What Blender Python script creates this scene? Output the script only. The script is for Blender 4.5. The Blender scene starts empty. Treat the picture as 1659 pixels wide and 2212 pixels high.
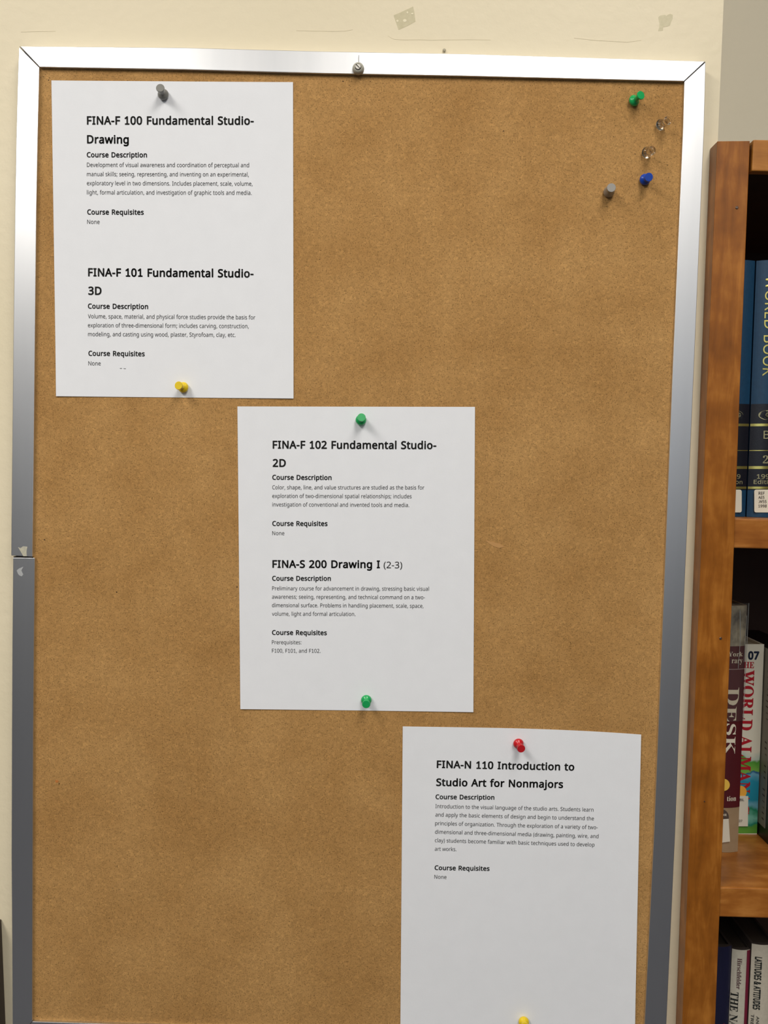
import bpy, bmesh, math, random
from mathutils import Vector, Matrix
random.seed(7)
S = bpy.context.scene
COL = S.collection

# ------------------------------------------------------------------ camera
W, H = 1659, 2212
F, DIST = 1853.0, 0.77973                       # focal length in pixels, distance to the board
ROLL, PITCH, YAW = (math.radians(a) for a in (1.43592777, -2.66684643, -0.49065))
_fwd = Vector((math.sin(YAW)*math.cos(PITCH), math.cos(YAW)*math.cos(PITCH), math.sin(PITCH)))
_r0 = Vector((math.cos(YAW), -math.sin(YAW), 0)); _u0 = _r0.cross(_fwd)
_R = math.cos(ROLL)*_r0 + math.sin(ROLL)*_u0
_U = -math.sin(ROLL)*_r0 + math.cos(ROLL)*_u0
CAM = Vector((0, -DIST, 0))
cam = bpy.data.cameras.new('camera'); cam_o = bpy.data.objects.new('camera', cam); COL.objects.link(cam_o)
cam_o.matrix_world = Matrix.Translation(CAM) @ Matrix((_R, _U, -_fwd)).transposed().to_4x4()
cam.sensor_fit = 'VERTICAL'; cam.sensor_height = 36.0; cam.lens = F/H*36.0
cam.clip_start = 0.02
S.camera = cam_o

def at(px, py, Y=0.0):
    """point of the plane y = Y seen at a pixel of the photograph"""
    d = _fwd*F + _R*(px-W/2) + _U*(H/2-py)
    t = (Y-CAM.y)/d.y
    return CAM + d*t

# ------------------------------------------------------------------ light and exposure
CEIL, FLOOR = 1.22, -1.50
world = bpy.data.worlds.new('world'); S.world = world; world.use_nodes = True
world.node_tree.nodes['Background'].inputs[0].default_value = (.8, .85, 1, 1)
world.node_tree.nodes['Background'].inputs[1].default_value = 0.0
def ceiling_lamp(x, y, sx, sy, power, col=(1, .955, .88)):
    l = bpy.data.lights.new('ceiling_lamp', 'AREA'); l.shape = 'RECTANGLE'; l.size = sx; l.size_y = sy
    l.energy = power; l.color = col
    o = bpy.data.objects.new('ceiling_lamp', l); o.location = (x, y, CEIL-.03); COL.objects.link(o)
ceiling_lamp(-1.12, -1.30, .50, 1.5, 38)
ceiling_lamp(0.38, -1.25, .46, 1.4, 27)
for yy in (-2.5, -3.8, -5.1, -6.4):
    for xx in (-2.6, -1.3, 0, 1.3, 2.6):
        ceiling_lamp(xx, yy, .75, 1.0, 4.2)
dl = bpy.data.lights.new('window_daylight', 'AREA'); dl.shape = 'RECTANGLE'; dl.size = 3.4; dl.size_y = .9
dl.energy = 26; dl.color = (.72, .84, 1)
dlo = bpy.data.objects.new('window_daylight', dl); dlo.location = (0, -6.9, .45)
dlo.rotation_euler = (math.radians(90), 0, 0); COL.objects.link(dlo)
S.view_settings.view_transform = 'Standard'; S.view_settings.look = 'None'
S.view_settings.gamma = 1; S.view_settings.use_curve_mapping = False
S.view_settings.exposure = -0.27

# ------------------------------------------------------------------ helpers
def lin(c):
    return tuple(((v/255)/12.92 if v/255 <= .04045 else ((v/255+.055)/1.055)**2.4) for v in c)

def mat(name, col, rough=.5, metal=0, spec=.5, var=None, vscale=(20, 20, 20), vamt=.5, bump=0, bscale=200, coat=0,
        trans=0, ior=1.45, detail=3):
    """plain procedural material: two-tone noise colour and a fine relief"""
    m = bpy.data.materials.new(name); m.use_nodes = True
    nt = m.node_tree; b = nt.nodes['Principled BSDF']; N = nt.nodes.new; L = nt.links.new
    c = lin(col)+(1,)
    b.inputs['Base Color'].default_value = c
    b.inputs['Roughness'].default_value = rough; b.inputs['Metallic'].default_value = metal
    b.inputs['Specular IOR Level'].default_value = spec
    b.inputs['Coat Weight'].default_value = coat
    b.inputs['Transmission Weight'].default_value = trans; b.inputs['IOR'].default_value = ior
    tc = N('ShaderNodeTexCoord')
    if var:
        mp = N('ShaderNodeMapping'); mp.inputs['Scale'].default_value = vscale
        n = N('ShaderNodeTexNoise'); n.inputs['Scale'].default_value = 1; n.inputs['Detail'].default_value = detail
        r = N('ShaderNodeValToRGB'); r.color_ramp.elements[0].position = .5-vamt/2; r.color_ramp.elements[1].position = .5+vamt/2
        r.color_ramp.elements[0].color = lin(var)+(1,); r.color_ramp.elements[1].color = c
        L(tc.outputs['Object'], mp.inputs['Vector']); L(mp.outputs[0], n.inputs['Vector'])
        L(n.outputs['Fac'], r.inputs[0]); L(r.outputs[0], b.inputs['Base Color'])
    if bump:
        n2 = N('ShaderNodeTexNoise'); n2.inputs['Scale'].default_value = bscale; n2.inputs['Detail'].default_value = 3
        bp = N('ShaderNodeBump'); bp.inputs['Strength'].default_value = bump; bp.inputs['Distance'].default_value = .001
        L(tc.outputs['Object'], n2.inputs['Vector']); L(n2.outputs['Fac'], bp.inputs['Height']); L(bp.outputs[0], b.inputs['Normal'])
    return m

def cork_mat():
    m = bpy.data.materials.new('cork'); m.use_nodes = True
    nt = m.node_tree; b = nt.nodes['Principled BSDF']; N = nt.nodes.new; L = nt.links.new
    b.inputs['Roughness'].default_value = .85; b.inputs['Specular IOR Level'].default_value = .2
    tc = N('ShaderNodeTexCoord')
    def noise(scale, det, rough=.5):
        n = N('ShaderNodeTexNoise'); n.inputs['Scale'].default_value = scale; n.inputs['Detail'].default_value = det
        n.inputs['Roughness'].default_value = rough; L(tc.outputs['Object'], n.inputs['Vector']); return n
    def ramp(src, stops):
        r = N('ShaderNodeValToRGB'); e = r.color_ramp.elements
        while len(e) < len(stops): e.new(.5)
        for k, (p, c) in enumerate(stops): e[k].position = p; e[k].color = c
        L(src, r.inputs[0]); return r.outputs[0]
    def mix(f, a, bb, mode='MIX', fac=None):
        x = N('ShaderNodeMix'); x.data_type = 'RGBA'; x.blend_type = mode
        if fac is None: L(f, x.inputs['Factor'])
        else: x.inputs['Factor'].default_value = fac
        L(a, x.inputs[6]); L(bb, x.inputs[7]); return x.outputs[2]
    g = lambda v: (v, v, v, 1)
    blot = noise(14, 4, .6)
    base = ramp(blot.outputs['Fac'], [(.3, lin((173, 130, 76))+(1,)), (.7, lin((191, 148, 92))+(1,))])
    v = N('ShaderNodeTexVoronoi'); v.inputs['Scale'].default_value = 520
    wob = noise(350, 2); vm = N('ShaderNodeVectorMath'); vm.operation = 'MULTIPLY_ADD'
    L(wob.outputs['Color'], vm.inputs[0]); vm.inputs[1].default_value = (.0018, .0018, .0018); L(tc.outputs['Object'], vm.inputs[2])
    L(vm.outputs[0], v.inputs['Vector'])
    sep = N('ShaderNodeSeparateColor'); L(v.outputs['Color'], sep.inputs[0])
    grain = ramp(sep.outputs[0], [(0, g(.86)), (.5, g(1.0)), (.86, g(1.02)), (1, g(1.16))])
    c1 = mix(None, base, grain, 'MULTIPLY', 1.0)
    fine = noise(900, 2, .6)
    fr = ramp(fine.outputs['Fac'], [(.33, g(.48)), (.44, g(.97)), (.62, g(1.0)), (.75, g(1.28))])
    c2 = mix(None, c1, fr, 'MULTIPLY', 1.0)
    v2 = N('ShaderNodeTexVoronoi'); v2.inputs['Scale'].default_value = 400; L(vm.outputs[0], v2.inputs['Vector'])
    sp = N('ShaderNodeSeparateColor'); L(v2.outputs['Color'], sp.inputs[0])
    thr = N('ShaderNodeMath'); thr.operation = 'GREATER_THAN'; thr.inputs[1].default_value = .66; L(sp.outputs[1], thr.inputs[0])
    near = N('ShaderNodeMapRange'); near.inputs['From Min'].default_value = .30; near.inputs['From Max'].default_value = .12
    L(v2.outputs['Distance'], near.inputs['Value'])
    mu = N('ShaderNodeMath'); mu.operation = 'MULTIPLY'; L(thr.outputs[0], mu.inputs[0]); L(near.outputs[0], mu.inputs[1])
    mk = N('ShaderNodeMath'); mk.operation = 'MULTIPLY'; mk.inputs[1].default_value = .75; L(mu.outputs[0], mk.inputs[0])
    dark = N('ShaderNodeRGB'); dark.outputs[0].default_value = lin((92, 60, 30))+(1,)
    c3 = mix(mk.outputs[0], c2, dark.outputs[0])
    L(c3, b.inputs['Base Color'])
    bp = N('ShaderNodeBump'); bp.inputs['Strength'].default_value = .35; bp.inputs['Distance'].default_value = .0006
    L(fine.outputs['Fac'], bp.inputs['Height']); L(bp.outputs[0], b.inputs['Normal'])
    return m

def wood_mat(name, c_lo, c_mid, c_hi, stretch, rough=.42):
    """varnished timber: grain stretched along one axis over soft blotches"""
    m = bpy.data.materials.new(name); m.use_nodes = True
    nt = m.node_tree; b = nt.nodes['Principled BSDF']; N = nt.nodes.new; L = nt.links.new
    b.inputs['Roughness'].default_value = rough; b.inputs['Specular IOR Level'].default_value = .4
    tc = N('ShaderNodeTexCoord'); mp = N('ShaderNodeMapping'); mp.inputs['Scale'].default_value = stretch
    L(tc.outputs['Object'], mp.inputs[0])
    n = N('ShaderNodeTexNoise'); n.inputs['Scale'].default_value = 1; n.inputs['Detail'].default_value = 9; n.inputs['Roughness'].default_value = .62; n.inputs['Distortion'].default_value = .6
    L(mp.outputs[0], n.inputs['Vector'])
    n2 = N('ShaderNodeTexNoise'); n2.inputs['Scale'].default_value = 38; n2.inputs['Detail'].default_value = 3; L(tc.outputs['Object'], n2.inputs['Vector'])
    a = N('ShaderNodeMath'); a.operation = 'MULTIPLY_ADD'; a.inputs[1].default_value = .55
    h = N('ShaderNodeMath'); h.operation = 'MULTIPLY'; h.inputs[1].default_value = .45
    L(n2.outputs['Fac'], h.inputs[0]); L(n.outputs['Fac'], a.inputs[0]); L(h.outputs[0], a.inputs[2])
    r = N('ShaderNodeValToRGB'); e = r.color_ramp.elements; e.new(.5)
    for k, (p, c) in enumerate([(.34, c_lo), (.5, c_mid), (.66, c_hi)]): e[k].position = p; e[k].color = lin(c)+(1,)
    L(a.outputs[0], r.inputs[0]); L(r.outputs[0], b.inputs['Base Color'])
    bp = N('ShaderNodeBump'); bp.inputs['Strength'].default_value = .12; bp.inputs['Distance'].default_value = .001
    L(n.outputs['Fac'], bp.inputs['Height']); L(bp.outputs[0], b.inputs['Normal'])
    return m

def film_mat(name, tint, gloss=.12, rough=.08):
    """thin clear plastic film: mostly see-through, a little glossy"""
    m = bpy.data.materials.new(name); m.use_nodes = True
    nt = m.node_tree; nt.nodes.clear(); N = nt.nodes.new; L = nt.links.new
    o = N('ShaderNodeOutputMaterial'); mx = N('ShaderNodeMixShader'); t = N('ShaderNodeBsdfTransparent'); g = N('ShaderNodeBsdfGlossy')
    t.inputs[0].default_value = lin(tint)+(1,); g.inputs['Roughness'].default_value = rough
    d = N('ShaderNodeBsdfDiffuse'); d.inputs[0].default_value = (.5, .5, .5, 1); m2 = N('ShaderNodeMixShader'); m2.inputs[0].default_value = .05
    mx.inputs[0].default_value = gloss
    L(t.outputs[0], mx.inputs[1]); L(g.outputs[0], mx.inputs[2])
    L(mx.outputs[0], m2.inputs[1]); L(d.outputs[0], m2.inputs[2]); L(m2.outputs[0], o.inputs[0])
    return m

def tag(o, label=None, cat=None, group=None, kind=None):
    if label: o['label'] = label
    if cat: o['category'] = cat
    if group: o['group'] = group
    if kind: o['kind'] = kind
    return o

def empty(name, loc, label=None, cat=None, group=None):
    o = bpy.data.objects.new(name, None); o.empty_display_size = .01; o.location = loc; COL.objects.link(o)
    return tag(o, label, cat, group)

def link(name, me, m=None, parent=None, smooth=False):
    o = bpy.data.objects.new(name, me); COL.objects.link(o)
    if m: me.materials.append(m)
    if smooth:
        for p in me.polygons: p.use_smooth = True
        me.set_sharp_from_angle(angle=math.radians(38))
    if parent:
        o.parent = parent; base = parent; off = Vector((0, 0, 0))
        while base: off += Vector(base.location); base = base.parent
        o.location = -off                              # vertices are given in world coordinates
    return o

def mesh(name, vs, fs, m=None, parent=None, smooth=False):
    me = bpy.data.meshes.new(name); me.from_pydata([tuple(v) for v in vs], [], fs); me.validate()
    bm = bmesh.new(); bm.from_mesh(me); bmesh.ops.recalc_face_normals(bm, faces=bm.faces); bm.to_mesh(me); bm.free()
    return link(name, me, m, parent, smooth)

def bevel_obj(o, w, seg=2):
    b = o.modifiers.new('bevel', 'BEVEL'); b.width = w; b.segments = seg; b.limit_method = 'ANGLE'; b.angle_limit = math.radians(40)
    return o

def box(name, a, b, m=None, parent=None, bev=0):
    (x0, y0, z0), (x1, y1, z1) = a, b
    vs = [(x, y, z) for x in (x0, x1) for y in (y0, y1) for z in (z0, z1)]
    fs = [(0, 1, 3, 2), (4, 6, 7, 5), (0, 4, 5, 1), (2, 3, 7, 6), (0, 2, 6, 4), (1, 5, 7, 3)]
    o = mesh(name, vs, fs, m, parent)
    return bevel_obj(o, bev) if bev else o

def strip(name, left, right, Yf, Yb, m, parent=None, bev=0):
    """solid bar between two pixel polylines on the plane Yf, extruded back to Yb"""
    A = [at(x, y, Yf) for x, y in left]; B = [at(x, y, Yf) for x, y in right]; n = len(A)
    vs = A+B+[Vector((v.x, Yb, v.z)) for v in A]+[Vector((v.x, Yb, v.z)) for v in B]
    fs = []
    for i in range(n-1):
        fs += [(i, i+1, n+i+1, n+i), (2*n+i, 3*n+i, 3*n+i+1, 2*n+i+1), (i, 2*n+i, 2*n+i+1, i+1), (n+i, n+i+1, 3*n+i+1, 3*n+i)]
    fs += [(0, n, 3*n, 2*n), (n-1, 3*n-1, 4*n-1, 2*n-1)]
    o = mesh(name, vs, fs, m, parent)
    return bevel_obj(o, bev) if bev else o

def patch(name, poly, Y, m, parent=None, yfun=None, t=.0002):
    """thin flat piece with an outline given in pixels on the plane Y"""
    P = [at(x, y, Y) for x, y in poly]; n = len(P)
    if yfun: P = [Vector((p.x, yfun(p.x, p.z)-t, p.z)) for p in P]
    vs = P+[Vector((p.x, p.y+t*.9, p.z)) for p in P]
    fs = [tuple(range(n)), tuple(range(2*n-1, n-1, -1))]+[(i, (i+1) % n, n+(i+1) % n, n+i) for i in range(n)]
    return mesh(name, vs, fs, m, parent)

def ellipse(cx, cy, rx, ry, n=28, a0=0, a1=360):
    return [(cx+rx*math.cos(math.radians(a0+(a1-a0)*k/n)), cy+ry*math.sin(math.radians(a0+(a1-a0)*k/n))) for k in range(n)]

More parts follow.
